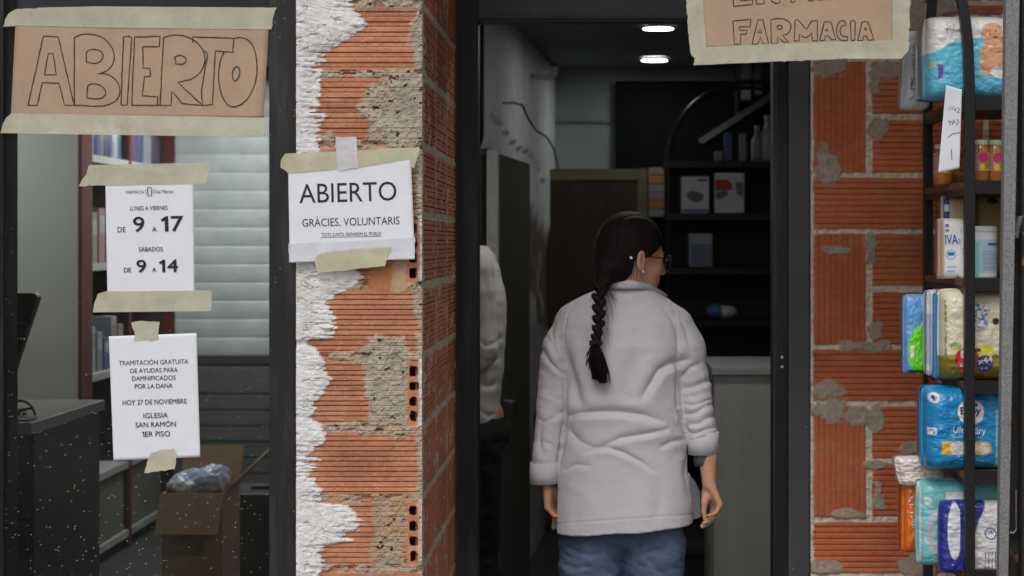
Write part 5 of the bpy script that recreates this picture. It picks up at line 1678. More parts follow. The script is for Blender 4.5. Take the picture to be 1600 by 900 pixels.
def p_teal(x, y):
    c = fill(x.shape, rgb(104, 174, 176)); c = over(c, rect(x, y, 1438, 1441, 756, 890), rgb(206, 212, 214)); c = over(c, ring(x, y, 1450, 783, 6), rgb(214, 222, 224)); c = over(c, ring(x, y, 1452, 843, 6.5), rgb(176, 206, 206))
    c = over(c, sstep(1.08, .94, np.hypot((x - 1480) / 32, (y - 832) / 46)), rgb(160, 162, 166)); c = over(c, sstep(1.1, .9, np.hypot((x - 1466) / 6, (y - 828) / 28)), rgb(112, 186, 184)); c = over(c, rect(x, y, 1478, 1520, 769, 780), rgb(206, 216, 216)); return c
pack('nappy_pack', 'teal nappy pack with a grey oval between the orange and the navy packs', 'pack', (1436, 1590, 752, 888), 4.60, .12, p_teal, .0, .8, n=120, seed=14)
def p_navy(x, y):
    c = fill(x.shape, rgb(40, 46, 128)); c = c * (1 + .5 * (fbm(x / 10, y / 10, 9)[..., None] - .5))
    band = sstep(1.06, .96, np.hypot((x - 1492) / 11, (y - 830) / 44)) * (x < 1500); c = over(c, band, rgb(190, 192, 198))
    white = sstep(-2, 2, x - (1520 + 14 * sstep(880, 790, y) ** 2 + 6 * sstep(820, 780, y))); c = over(c, white, rgb(200, 198, 198))
    c = over(c, white * ring(x, y, 1548, 834, 9.5) - white * ring(x, y, 1548, 834, 7.2), rgb(70, 90, 130)); c = over(c, ring(x, y, 1548, 833, 5) * (fbm(x / 1.6, y / 1.6, 2) > .5), rgb(80, 100, 140))
    c = over(c, rect(x, y, 1536, 1562, 862, 890) * (np.mod(x, 5.2) < 1.8) * (fbm(x / 2, y / 1.5, 3) > .42), rgb(80, 82, 100)); return c
pack('wipes_pack', 'navy and white wipes pack in front at the bottom of the rack', 'pack', (1470, 1592, 784, 898), 4.52, .07, p_navy, 0, .85, n=140, seed=15)

# =================================================================== steel post and rusty gate at the right edge
gp = thing('steel_post', 'galvanised steel channel post standing in front of the shelf rack', 'post', (.98, 4.2, 0))
d = 4.12
def sec(xl0, xr0, xl1, xr1, y0, y1, z0, z1, m, name, par):
    b = MB()
    b.add([(xl0, y0, z0), (xr0, y0, z0), (xr0, y1, z0), (xl0, y1, z0), (xl1, y0, z1), (xr1, y0, z1), (xr1, y1, z1), (xl1, y1, z1)], [(0, 1, 2, 3), (4, 5, 6, 7), (0, 1, 5, 4), (1, 2, 6, 5), (2, 3, 7, 6), (3, 0, 4, 7)])
    return b.build(name, m, par, bevel=.0015)
zlo, zhi = 0.004, 2.45
def xat(px0, py0, px1, py1, py): return px0 + (px1 - px0) * (py - py0) / (py1 - py0)
pyl, pyh = 378 + (CZ - zlo) * F / d, 378 - (zhi - CZ) * F / d
lf = [PX(xat(1572, 0, 1561, 900, q_), d) for q_ in (pyl, pyh)]
rt = [PX(xat(1593.5, 0, 1575.5, 900, q_), d) for q_ in (pyl, pyh)]
sec(lf[0], rt[0], lf[1], rt[1], d, d + .004, zlo, zhi, M['metal'], 'web', gp)
sec(lf[0], lf[0] + .003, lf[1], lf[1] + .003, d + .004, d + .03, zlo, zhi, M['metal'], 'flange', gp)
sec(rt[0] - .003, rt[0], rt[1] - .003, rt[1], d + .004, d + .03, zlo, zhi, M['metal'], 'flange', gp)
gt = thing('security_gate', 'rusty black folding security gate at the right edge of the picture', 'gate', (1.1, 4.3, 0))
b = MB(); b.box(PX(1577, 4.2), PX(1592, 4.2), 4.19, 4.24, .01, 2.44); b.build('stile', M['rust'], gt, bevel=.002)
b = MB(); b.box(PX(1595, 4.16), PX(1640, 4.16), 4.15, 4.20, .01, 2.44); b.build('stile', M['rust'], gt, bevel=.003)
b = MB()
for z in (.5, .9, 1.2, 1.55, 1.9, 2.3):
    b.box(PX(1592, 4.2), PX(1600, 4.2), 4.195, 4.235, z, z + .03)
b.build('hinge_link', M['rust'], gt)
b = MB(); n = 90; q = []
for i in range(n):
    t = i / (n - 1); c = P(1586 + 8 * t, 372 - 34 * t, 4.15); a = t * 2 * math.pi * 14
    q.append((c.x + .007 * math.cos(a), c.y + .007 * math.sin(a), c.z))
b.tube(q, .0012, 5); b.build('spring', M['metal'], gt)
b = MB(); q = [P(x, y, 4.18) for x, y in [(1588, 765), (1588, 805), (1588, 828), (1584, 833), (1578, 832)]]; b.tube(q, .003, 6); b.build('wire_hook', mat('steel wire', (.5, .5, .5), .35, metal=.9), gt)

# =================================================================== people
def vec(*a): return np.array(a, float)


def hand(s, wrist, down, palm_n, thumb_side, curl=(.75, 1.0, .75), size=1.0, spread=0., thumb=None):
    """palm, four fingers of different length and a thumb, curled towards palm_n"""
    d0 = down / np.linalg.norm(down); n = palm_n - d0 * (palm_n @ d0); n /= np.linalg.norm(n)
    t = thumb_side - d0 * (thumb_side @ d0) - n * (thumb_side @ n); t /= np.linalg.norm(t)
    S = size
    kn = [(.027, .082), (.009, .086), (-.009, .082), (-.026, .074)]
    lens = [(.038, .024, .019), (.043, .027, .020), (.040, .026, .020), (.031, .020, .018)]
    rr = [(.0088, .0078, .0068), (.0090, .0080, .0070), (.0086, .0076, .0066), (.0076, .0068, .0060)]
    for i, (a, b) in enumerate(kn):
        k = wrist + (t * a + d0 * b) * S
        s.cap(wrist + t * a * .55 * S + d0 * .012 * S, k, .014 * S, .0105 * S, .008)
        ang = 0; p = k
        for j in range(3):
            ang += curl[j] * (1 + .10 * i)
            q = p + (d0 * math.cos(ang) + n * math.sin(ang)) * lens[i][j] * S
            s.cap(p, q, rr[i][j] * S * 1.04, rr[i][j] * S * .92, .002 if j else .004)
            p = q
    # heel of the thumb and the thumb itself
    b0 = wrist + (t * .020 + d0 * .018 + n * .008) * S
    b1 = wrist + (t * .033 + d0 * .054 + n * .024) * S
    b2 = b1 + (t * .006 + d0 * .032 + n * .006) * S
    b3 = b2 + (t * -.002 + d0 * .026 + n * .008) * S
    if thumb: b0, b1, b2, b3 = thumb
    s.cap(b0, b1, .0165 * S, .0125 * S, .010); s.cap(b1, b2, .0105 * S, .0090 * S, .003); s.cap(b2, b3, .0092 * S, .0074 * S, .002)


def head(s, hc, f, sd, up, k=1.0):
    """skull, face and ears: f forward, sd the person's right, up"""
    A = [f, sd, up]
    pt = lambda a, b, c: hc + (f * a + sd * b + up * c) * k
    s.ell(pt(-.004, 0, .005), (.094 * k, .075 * k, .100 * k), A)
    s.ell(pt(.040, 0, -.052), (.055 * k, .056 * k, .066 * k), A, k=.02)
    s.ell(pt(.062, 0, -.094), (.026 * k, .028 * k, .022 * k), A, k=.022)            # chin
    s.ell(pt(.072, 0, -.008), (.026 * k, .050 * k, .024 * k), A, k=.015)             # brow
    s.ell(pt(.066, .030, -.040), (.022 * k, .022 * k, .02 * k), A, k=.016); s.ell(pt(.066, -.030, -.040), (.022 * k, .022 * k, .02 * k), A, k=.016)
    s.cap(pt(.094, 0, -.014), pt(.111, 0, -.046), .0075 * k, .0095 * k, .008)          # nose
    s.ell(pt(.100, .010, -.049), (.010 * k, .007 * k, .007 * k), A, k=.005); s.ell(pt(.100, -.010, -.049), (.010 * k, .007 * k, .007 * k), A, k=.005)
    s.ell(pt(.090, 0, -.070), (.011 * k, .021 * k, .0062 * k), A, k=.004); s.ell(pt(.088, 0, -.081), (.011 * k, .019 * k, .0068 * k), A, k=.004)   # lips
    for sg in (1, -1):
        s.ell(pt(.090, .031 * sg, -.019), (.014 * k, .015 * k, .010 * k), A, k=.010, sub=True)
        s.ell(pt(.077, .031 * sg, -.019), (.0125 * k, .0125 * k, .0125 * k), A, k=.002)
        e = [f * .96 - sd * sg * -.10 + up * .0, sd * sg, up]
        e0 = (f * .92 + sd * sg * -.35); e0 = e0 / np.linalg.norm(e0); e1 = (sd * sg * .92 + f * .35); e1 = e1 / np.linalg.norm(e1)
        B = [e0, e1, up]
        c = pt(-.004, .084 * sg, -.026)
        s.ell(c, (.0175 * k, .0085 * k, .031 * k), B, k=.004)
        s.ell(c + (e1 * .008 + e0 * .002 + up * .004) * k, (.0105 * k, .0065 * k, .019 * k), B, k=.003, sub=True)
        s.ell(c + (e1 * .003 + e0 * .006 - up * .024) * k, (.008 * k, .006 * k, .008 * k), B, k=.003)


def loft_sdf(zs, cx, cy, rx, ry, p=2.3):
    zs = np.array(zs); o = np.argsort(zs)
    zs = zs[o]; T = [np.array(a)[o] for a in (cx, cy, rx, ry)]

    def fn(x, y, z):
        zf = z.ravel()
        a, b, c, d = [np.interp(zf, zs, q).astype(np.float32)[None, None, :] for q in T]
        kx = np.abs((x - a) / c); ky = np.abs((y - b) / d)
        kk = (kx ** p + ky ** p) ** (1 / p)
        r = (kk - 1) * np.minimum(c, d)
        r = np.maximum(r, np.maximum(z - zs[-1], zs[0] - z) + 0 * r)
        return r
    return fn


def fold_disp(V, N, folds, d0):
    """push the cloth along its normals: each fold is a line of points (photo pixels at the wearer's distance), a crease with a soft bulge beside it"""
    px = 934 + V[:, 0] * F / V[:, 1]; py = 378 - (V[:, 2] - CZ) * F / V[:, 1]
    D = np.zeros(len(V))
    face = np.clip(-N[:, 1] * 3 + .5, 0, 1)
    for pts, w, a, bl in folds:
        pts = np.array(pts, float)
        best = np.full(len(V), 1e9); sgn = np.zeros(len(V)); tt = np.zeros(len(V))
        L = np.concatenate([[0], np.cumsum(np.linalg.norm(np.diff(pts, axis=0), axis=1))])
        for i in range(len(pts) - 1):
            ax, ay = pts[i]; bx, by = pts[i + 1]; dx, dy = bx - ax, by - ay; l2 = dx * dx + dy * dy
            t = np.clip(((px - ax) * dx + (py - ay) * dy) / l2, 0, 1)
            qx, qy = px - ax - t * dx, py - ay - t * dy
            q = np.hypot(qx, qy); m = q < best
            best = np.where(m, q, best); cr = dx * qy - dy * qx
            sgn = np.where(m, np.sign(cr), sgn); tt = np.where(m, (L[i] + t * (L[i + 1] - L[i])) / L[-1], tt)
        sd_ = best * sgn                                  # >0: below a line drawn left to right
        taper = np.sqrt(np.clip(np.sin(np.clip(tt, 0.0, 1.0) * math.pi), 0, 1)) * (best < 6 * w)
        a = a * .95; bl = bl * .6
        D += taper * (-a * (np.exp(-np.abs(sd_ / (w * .8)) ** 1.25) if w < 7.5 else np.exp(-(sd_ / w) ** 2)) + bl * a * ((.45 * np.exp(-np.abs(sd_ - 1.7 * w) / (1.3 * w)) + .5 * np.exp(-((sd_ - 1.8 * w) / (1.7 * w)) ** 2)) if w < 7.5 else np.exp(-((sd_ - 1.9 * w) / (1.5 * w)) ** 2)) + .45 * bl * a * np.exp(-((sd_ + 2.2 * w) / (1.8 * w)) ** 2))
    return D * face


# ------------------------------------------------------------------ the woman in the doorway
DW = 5.14
def W(px, py, dd=0.): return np.array(P(px, py, DW + dd))
th = math.radians(66)
f = vec(math.sin(th), math.cos(th), -.13); f /= np.linalg.norm(f)
sd_ = vec(math.cos(th), -math.sin(th), 0); up = np.cross(sd_, f); up = up if up[2] > 0 else -up
hc = W(986, 393, .02)

sh_L, el_L, wr_L = W(898, 518, .03), W(862, 640, .03), W(856, 752, -.01)
sh_R, el_R, wr_R = W(1048, 522, .03), W(1086, 630, .03), W(1108, 757, -.03)
s = SDF((PX(815, DW), DW - .19, -.002), (PX(1145, DW), DW + .34, 1.70), .0042)
head(s, hc, f, sd_, up)
s.cap(W(972, 470, .03), hc + up * -.06 + f * -.012, .056, .050, .02)
s.ell(W(972, 560, .03), (.150, .095, .20), k=.03); s.ell(W(974, 690, .03), (.125, .09, .17), k=.03); s.ell(W(972, 785, .03), (.140, .085, .10), k=.03)
s.cap(sh_L, sh_R, .034, .034, .03)
s.chain([sh_L, el_L, wr_L], [.036, .032, .022], .01); s.chain([sh_R, el_R, W(1106, 715, -.01), wr_R], [.036, .037, .027, .0195], .008)
hipL, hipR = W(930, 840, .03), W(1016, 840, .03)
knL, knR = vec(hipL[0] - .01, DW + .01, .48), vec(hipR[0] + .005, DW + .08, .48)
anL, anR = vec(hipL[0] - .01, DW + .05, .09), vec(hipR[0] + .01, DW + .15, .09)
s.chain([hipL, knL, anL], [.072, .055, .038], .01); s.chain([hipR, knR, anR], [.072, .055, .038], .01)
for a in (anL, anR): s.cap(a + vec(0, 0, -.05), a + vec(.02, .15, -.062), .036, .026, .02)
hand(s, wr_R, vec(.36, -.0, -1), vec(-.90, -.43, 0), vec(-.43, .90, 0), (.72, .45, .25), .84, thumb=[W(1104, 768, -.02), W(1101, 786, -.045), W(1099.5, 800, -.05), W(1101.5, 813, -.05)])
hand(s, wr_L, vec(.08, .02, -1), vec(.80, -.2, 0), vec(.2, .9, 0), (.45, .6, .4), .95)
V, Q = s.mesh(); V = relax(V, Q, 1, .35)
wo_ = mesh_obj('person', rawmesh('person', V, Q, M['skin'], smooth=True), None,
               'woman with a long dark braid, white coat and jeans, seen from behind', 'person')

# coat -------------------------------------------------------------------------------
s = SDF((PX(812, DW), DW - .22, PZ(850, DW)), (PX(1140, DW), DW + .25, PZ(425, DW)), .0031)
rows = [(434, 975, 26, .052), (450, 974, 35, .060), (460, 973, 58, .070), (470, 972, 76, .082), (484, 972, 90, .094), (505, 972, 98, .108), (540, 972, 97, .120), (600, 973, 92, .124), (650, 975, 97, .124), (700, 974, 101, .128), (760, 973, 108, .138), (846, 972, 112, .150)]
s.op(loft_sdf([PZ(r[0], DW) for r in rows], [PX(r[1], DW) for r in rows], [DW + .03] * len(rows), [r[2] * DW / F for r in rows], [r[3] for r in rows]),
     (PX(820, DW), DW - .2, PZ(848, DW)), (PX(1130, DW), DW + .24, PZ(436, DW)), .01)
m1 = DW / F
s.chain([W(899, 507, .03), W(879, 545, .03), W(866, 590, .03)], [32 * m1, 31 * m1, 23.5 * m1], .018)
s.chain([W(866, 590, .03), W(859, 655, .015), W(853, 715, -.01), W(850, 752, -.015)], [23.5 * m1, 22 * m1, 20 * m1, 19.5 * m1], .005)
s.chain([W(1051, 512, .03), W(1068, 545, .03), W(1083, 590, .03)], [33 * m1, 33 * m1, 25 * m1], .016)
s.chain([W(1083, 590, .03), W(1087, 630, .02), W(1095, 670, .0), W(1100, 716, .0)], [25 * m1, 27 * m1, 24 * m1, 20.5 * m1], .005)
# cut the hem and the cuffs flat
x_, y_, z_ = s.grid((slice(None), slice(None), slice(None)))
hem = PZ(832, DW) + (x_ - PX(860, DW)) * (PZ(817, DW) - PZ(832, DW)) / (PX(1083, DW) - PX(860, DW)) + .0012 * np.sin(x_ * 40)
s.F = np.maximum(s.F, np.where(x_ * 0 + z_ * 0 + y_ * 0 == 0, hem - z_, 0))
lm = (x_ < PX(884, DW)) & (z_ < PZ(752, DW)) & (x_ * 0 + y_ < DW + .04) & (x_ < PX(870, DW))
s.F = np.where(lm & (x_ < PX(872, DW)), np.maximum(s.F, (PZ(751, DW) - z_)), s.F)
rm = (x_ > PX(1076, DW)) & (z_ < PZ(704, DW)) & (z_ > PZ(742, DW)) & (y_ < DW + .5)
s.F = np.where(rm, np.maximum(s.F, PZ(709, DW) - z_), s.F)
V, Q = s.mesh(); V = relax(V, Q, 2, .4); N_ = vnormals(V, Q)
folds = [
    ([(886, 650), (905, 645), (960, 643), (1005, 648), (1040, 661)], 6.5, .016, .9),
    ([(1046, 668), (1012, 676), (980, 683), (940, 700)], 5, -.0, .0),
    ([(936, 699), (972, 684), (1010, 678), (1048, 670)], 5, .011, .8),
    ([(912, 709), (932, 700), (952, 700), (976, 708), (1004, 723), (1022, 738)], 4.5, .010, .8),
    ([(872, 524), (880, 550), (890, 585), (902, 622), (912, 640)], 9, .016, .55),
    ([(895, 648), (888, 672), (905, 690), (930, 700)], 7, .008, .6),
    ([(1000, 628), (1015, 603), (1030, 578), (1052, 566), (1080, 562)], 7, .016, .7),
    ([(902, 468), (888, 490), (881, 520), (882, 575)], 1.5, .0030, .3), ([(1050, 474), (1057, 500), (1059, 530), (1057, 562)], 1.5, .0030, .3),
    ([(1057, 562), (1058, 600), (1060, 640)], 3.2, .013, .45),
    ([(1060, 640), (1070, 668), (1076, 690)], 4, .010, .4),
    ([(882, 580), (884, 620), (883, 650), (879, 690), (871, 735)], 3.4, .013, .35),
    ([(845, 545), (856, 560), (870, 576), (882, 588)], 3.4, .009, .7),
    ([(852, 520), (866, 545), (878, 572)], 3.2, .006, .6),
    ([(866, 500), (862, 520), (866, 540)], 3, .006, .6),
    ([(1064, 608), (1084, 604), (1104, 596), (1116, 592)], 4.4, .0135, .9),
    ([(1064, 630), (1082, 634), (1100, 628), (1116, 622)], 3.2, .007, .9),
    ([(1068, 648), (1086, 646), (1104, 634), (1118, 630)], 4, .009, .9),
    ([(1072, 664), (1092, 662), (1108, 652), (1120, 650)], 3.6, .009, .9),
    ([(1070, 675), (1085, 680), (1100, 672), (1120, 668)], 3.2, .007, .8),
    ([(1062, 592), (1078, 575), (1096, 568)], 4, .008, .7),
    ([(838, 655), (850, 660), (866, 652), (880, 640)], 4, .006, .8),
    ([(836, 700), (848, 690), (862, 694), (872, 706)], 4, .006, .8),
    ([(846, 660), (842, 690), (850, 716)], 5, .007, .6),
    ([(1034, 480), (1050, 498), (1058, 520), (1062, 545)], 4, .007, .5),
    ([(1060, 494), (1072, 515), (1078, 545)], 4, .006, .5),
    ([(985, 470), (1000, 520), (1010, 560)], 14, .006, .5), ([(1000, 545), (985, 590), (980, 630)], 15, .006, .5),
    ([(905, 500), (915, 540), (925, 600)], 14, .006, .5),
    ([(880, 735), (900, 726), (925, 728)], 5, .006, .7), ([(1030, 700), (1050, 690), (1074, 686)], 5, .008, .7),
    ([(1028, 745), (1030, 785), (1024, 818)], 10, .0035, .6), ([(905, 770), (902, 800), (898, 828)], 9, .003, .6),
    ([(1076, 700), (1072, 740), (1078, 780)], 6, .008, .5),
]
folds = [q_ for q_ in folds if q_[2] != 0]
D = fold_disp(V, N_, folds, DW)
px = 934 + V[:, 0] * F / V[:, 1]; py = 378 - (V[:, 2] - CZ) * F / V[:, 1]
D += (fbm(px / 60, py / 45, 31, 2) - .5) * .006 + (fbm(px / 18, py / 13, 32, 2) - .5) * .0014
slv = ((px < 884) | (px > 1056)) & (py > 540) & (py < 720)
D += np.where(slv, (fbm(px / 20 + py / 40, py / 12 - px / 26, 37, 2) - .5) * .006, 0)
hemline = 832 - (px - 860) * 15 / 223
D += -.0016 * np.exp(-((py - hemline + 13) / 1.1) ** 2) * (py > 780) + .0010 * sstep(12, 9, hemline - py) * (fbm(px / 4.5, py / 30, 35, 2) - .5)
D += -.0016 * np.exp(-((py - 452) / 1.5) ** 2) * (np.abs(px - 985) < 40)
V = V + N_ * D[:, None]
co_ = mesh_obj('coat', rawmesh('coat', V, Q, M['coat'], smooth=True), wo_)

# collar, turned down, and cuffs
def band(name, cx, cy, cz, rx, ry, h, t, m, par, tilt=(0, 0), flare=0., n=48, a0=0., a1=2 * math.pi, wob=.0, seed=0):
    an = np.linspace(a0, a1, n); prof = [(0, 0), (flare * .5, h * .5), (flare, h), (flare + t, h), (flare * .5 + t, h * .5), (t, 0)]
    vs = []
    for a in an:
        for o, z in prof:
            w_ = wob * (vnoise(np.array([a * 3.]), np.array([z * 60.]), seed)[0] - .5)
            vs.append((cx + (rx + o + w_) * math.cos(a), cy + (ry + o + w_) * math.sin(a), cz - z + tilt[0] * math.cos(a) + tilt[1] * math.sin(a)))
    k = len(prof); fs = []
    for i in range(n - 1):
        for j in range(k):
            j2 = (j + 1) % k
            fs.append((i * k + j, (i + 1) * k + j, (i + 1) * k + j2, i * k + j2))
    return mesh_obj(name, rawmesh(name, vs, fs, m, smooth=True), par)
band('collar', PX(975, DW), DW + .034, PZ(431, DW), .049, .057, .037, .0055, M['coat'], wo_, tilt=(-.002, -.002), flare=.024, a0=math.radians(20), a1=math.radians(380), wob=.003)
lp = [W(1000, 441, -.03), W(1018, 446, .0), W(1036, 457, .06), W(1043, 462, .085), W(1034, 464, .075), W(1012, 456, .0), W(996, 450, -.035)]
b = MB(); nn = len(lp)
b.add([tuple(p + vec(0, -.004, .002)) for p in lp] + [tuple(p + vec(0, .008, -.002)) for p in lp], [tuple(range(nn)), tuple(range(nn, 2 * nn))[::-1]] + [(i, (i + 1) % nn, nn + (i + 1) % nn, nn + i) for i in range(nn)])
b.build('collar_point', M['coat'], wo_)
c = W(850, 721, 0); band('cuff', c[0], c[1] - .014, c[2], 20.8 * m1, .0385, 33 * m1, .002, M['coat'], wo_, tilt=(.001, 0), flare=.001, wob=.002, seed=3)
c = W(1098.5, 674, 0); band('cuff', c[0], c[1], c[2], 23.5 * m1, .043, 35.5 * m1, .003, M['coat'], wo_, tilt=(.000, 0), flare=-.003, wob=.002, seed=4)
c = W(1101.5, 704, -.005); band('sweater_cuff', c[0], c[1], c[2], 17.0 * m1, .031, 22 * m1, .003, M['knit'], wo_, tilt=(.004, 0), flare=-.004, wob=.003, seed=5)
c = W(857, 744, -.005); band('sweater_cuff', c[0], c[1], c[2], 13 * m1, .025, 14 * m1, .002, M['knit'], wo_, seed=6)
# front flap of the coat showing past the side slit
fl = [W(1080, 745, .03), W(1086, 752, .05), W(1094, 768, .08), W(1095, 808, .08), W(1086, 811, .05), W(1080, 812, .03)]
b = MB(); nn = len(fl)
b.add([tuple(p) for p in fl] + [tuple(p + vec(-.002, .006, 0)) for p in fl], [tuple(range(nn)), tuple(range(nn, 2 * nn))[::-1]] + [(i, (i + 1) % nn, nn + (i + 1) % nn, nn + i) for i in range(nn)])
b.build('coat_front_flap', M['coat'], wo_)

# jeans ------------------------------------------------------------------------------
s = SDF((PX(850, DW), DW - .17, .02), (PX(1100, DW), DW + .28, PZ(745, DW)), .005)
s.ell(W(972, 790, .03), (.176, .116, .14), k=.03)
s.chain([W(924, 850, .03), W(922, 930, .02), knL, anL + vec(0, 0, -.03)], [.097, .090, .074, .062], .006)
s.chain([W(1021, 850, .03), W(1020, 930, .04), knR, anR + vec(0, 0, -.03)], [.096, .089, .074, .062], .002)
V, Q = s.mesh(); V = relax(V, Q, 2, .4); N_ = vnormals(V, Q)
px = 934 + V[:, 0] * F / V[:, 1]; py = 378 - (V[:, 2] - CZ) * F / V[:, 1]
D = (fbm(px / 26 + py / 40, py / 12 - px / 20, 41, 3) - .5) * .014
D += fold_disp(V, N_, [([(880, 850), (900, 862), (925, 868), (950, 862)], 4, .007, .8), ([(876, 880), (900, 888), (930, 884)], 4, .006, .8), ([(990, 872), (1015, 862), (1045, 858)], 4, .006, .8)], DW)
side = np.exp(-((px - 972) / 1.2) ** 2) * 0
V = V + N_ * D[:, None]
je = mesh_obj('jeans', rawmesh('jeans', V, Q, M['jeans'], smooth=True), wo_)
for a in (anL, anR):
    s = SDF(a - vec(.08, .10, .095), a + vec(.10, .26, .06), .006)
    s.cap(a + vec(0, -.02, -.048), a + vec(.02, .16, -.058), .046, .036, .01)
    s.F = np.maximum(s.F, (.002 - s.grid((slice(None),) * 3)[2]) + 0 * s.F)
    V, Q = s.mesh(); mesh_obj('shoe', rawmesh('shoe', V, Q, M['shoe'], smooth=True), wo_)

# hair -----------------------------------------------------------------------------------
A = [f, sd_, up]
s = SDF(hc - .17, hc + .16, .0030)
s.ell(hc + f * -.006 + up * .008, (.104, .087, .108), A)
x_, y_, z_ = s.grid((slice(None),) * 3)
al = (x_ - hc[0]) * f[0] + (y_ - hc[1]) * f[1] + (z_ - hc[2]) * f[2]
ul = (x_ - hc[0]) * up[0] + (y_ - hc[1]) * up[1] + (z_ - hc[2]) * up[2]
sl_ = (x_ - hc[0]) * sd_[0] + (y_ - hc[1]) * sd_[1] + (z_ - hc[2]) * sd_[2]
line = np.interp(ul.ravel(), [-.12, -.085, -.066, -.05, -.035, -.018, -.008, .0, .012, .03, .05, .075, .12], [-.055, -.036, -.018, -.020, -.020, .008, .030, .036, .052, .070, .084, .098, .13]).reshape(ul.shape)
s.F = np.maximum(s.F, np.clip(al - line, -.05, .05))
# gathered at the nape, to the left
s.ell(hc + f * -.062 + up * -.045, (.046, .052, .05), A, k=.03); s.ell(hc + f * -.040 + up * -.070, (.040, .050, .030), A, k=.02)
s.cap(W(950, 418, -.03), W(940, 448, -.095), .034, .022, .02)
V, Q = s.mesh(); V = relax(V, Q, 1, .4); N_ = vnormals(V, Q)
# combed strands run from the hairline to the nape
tgt = W(944, 440, -.08)
rel = V - tgt; fx = f - up * .2; ax_ = fx / np.linalg.norm(fx)
r1 = np.cross(ax_, vec(0, 0, 1)); r1 /= np.linalg.norm(r1); r2_ = np.cross(r1, ax_)
phi = np.arctan2(rel @ r1, rel @ r2_); rad = np.linalg.norm(rel, axis=1)
D = (vnoise(phi * 22, rad * 5, 3) - .5) * .0016 + (vnoise(phi * 60, rad * 8, 4) - .5) * .0012
V = V + N_ * D[:, None]
allV = [V]; allF = [Q]; nb = len(V)
# braid
braid = [W(941, 440, -.095), W(937, 458, -.118), W(936, 475, -.125), W(936, 492, -.128), W(935, 508, -.13), W(933, 522, -.13), W(931, 534, -.13)]
bl = np.array(braid)
s = SDF(bl.min(0) - .05, bl.max(0) + .05, .0026)
def bpt(t):
    t = np.clip(t, 0, 1) * (len(bl) - 1); i = min(int(t), len(bl) - 2); return bl[i] * (1 - t + i) + bl[i + 1] * (t - i)
nl = 13
for i in range(nl):
    t = i / (nl - 1); c = bpt(t); sg = 1 if i % 2 else -1
    wdt = .0185 * (1 - .34 * t)
    e0 = vec(sg * .62, -.25, -.75); e0 /= np.linalg.norm(e0); e1 = np.cross(e0, vec(0, 1, 0)); e1 /= np.linalg.norm(e1); e2 = np.cross(e0, e1)
    s.ell(c + vec(-sg * wdt * .42, -.002, .0), (wdt * 1.18, wdt * .66, wdt * .80), [e0, e1, e2], k=.0045)
V, Q = s.mesh(); N_ = vnormals(V, Q)
V = V + N_ * ((fbm(V[:, 0] * 500, V[:, 2] * 130, 5, 2) - .5) * .003)[:, None]
allV.append(V); allF.append(Q + nb); nb += len(V)
# loose tail and flyaway hairs: fine tapered strands
def strand(pts, r0, r1, n=4):
    b = MB(); k = len(pts); b.tube(pts, [r0 + (r1 - r0) * i / (k - 1) for i in range(k)], n, caps=False); return np.array(b.v), np.array(b.f)
rnd = random.Random(11)
for i in range(420):
    a = rnd.uniform(0, 2 * math.pi); rr = math.sqrt(rnd.random())
    st = bl[-1] + vec(.009 * rr * math.cos(a), .009 * rr * math.sin(a) - .001, -.006)
    ex = rnd.gauss(0, 1); dx = 6.4 * ex + 3 * abs(ex) * (rnd.random() - .5)
    y1 = 600 - 1.0 * max(0, -(dx)) * .9 - abs(rnd.gauss(0, 7)) - (10 if dx < -9 else 0)
    en = W(933 + dx + 5 * (1 if y1 > 594 else 0), y1, -.118 + .008 * rnd.gauss(0, 1) * .6)
    md = st * .45 + en * .55 + vec((.010 * math.cos(a) * rr) + .002 * rnd.gauss(0, 1) + (en[0] - st[0]) * .22, -.012 * rnd.random(), .0)
    pts = []
    for k in range(7):
        t = k / 6; pts.append(st * (1 - t) ** 2 + md * 2 * t * (1 - t) + en * t * t)
    v_, f_ = strand(pts, .0017, .0004); allV.append(v_); allF.append(f_ + nb); nb += len(v_)
for (a, b_, c_) in [((945, 440), (962, 462), (955, 492)), ((946, 444), (966, 470), (962, 484)), ((944, 450), (956, 470), (958, 500)), ((942, 470), (952, 485), (950, 520)), ((944, 500), (950, 512), (953, 525)),
                    ((946, 446), (958, 455), (966, 476)), ((944, 455), (952, 462), (960, 468)), ((935, 440), (925, 452), (922, 470)), ((990, 420), (986, 430), (988, 440)), ((996, 424), (992, 432), (996, 441)), ((1003, 422), (1000, 430), (1005, 438)),
                    ((944, 520), (948, 528), (950, 540)), ((950, 436), (970, 440), (978, 446)), ((930, 470), (926, 490), (930, 505))]:
    for j in range(2):
        o_ = [rnd.gauss(0, 1.6) for _ in range(6)]
        p0, p1, p2 = W(a[0] + o_[0], a[1] + o_[1], -.105), W(b_[0] + o_[2], b_[1] + o_[3], -.118), W(c_[0] + o_[4], c_[1] + o_[5], -.112)
        pts = [p0 * (1 - t) ** 2 + p1 * 2 * t * (1 - t) + p2 * t * t for t in np.linspace(0, 1, 9)]
        v_, f_ = strand(pts, .0005, .0003, 3)
        if f_.shape[1] == 4: allV.append(v_); allF.append(f_ + nb); nb += len(v_)
mesh_obj('hair', rawmesh('hair', np.concatenate(allV), np.concatenate(allF), M['hair'], smooth=True), wo_)
# hair tie
b = MB(); c = bl[-1] + vec(0, 0, -.004)
for k in range(9):
    a = 2 * math.pi * k / 9
    s_c = c + vec(.013 * math.cos(a), .012 * math.sin(a), .003 * math.sin(3 * a))
    b.lathe(tuple(s_c + vec(0, 0, -.006)), [(.001, 0), (.006, .003), (.0072, .007), (.005, .011), (.001, .012)], 8)
b.build('hair_tie', mat('black scrunchie', (.010, .014, .013), .9, .2, 60), wo_, smooth=True)
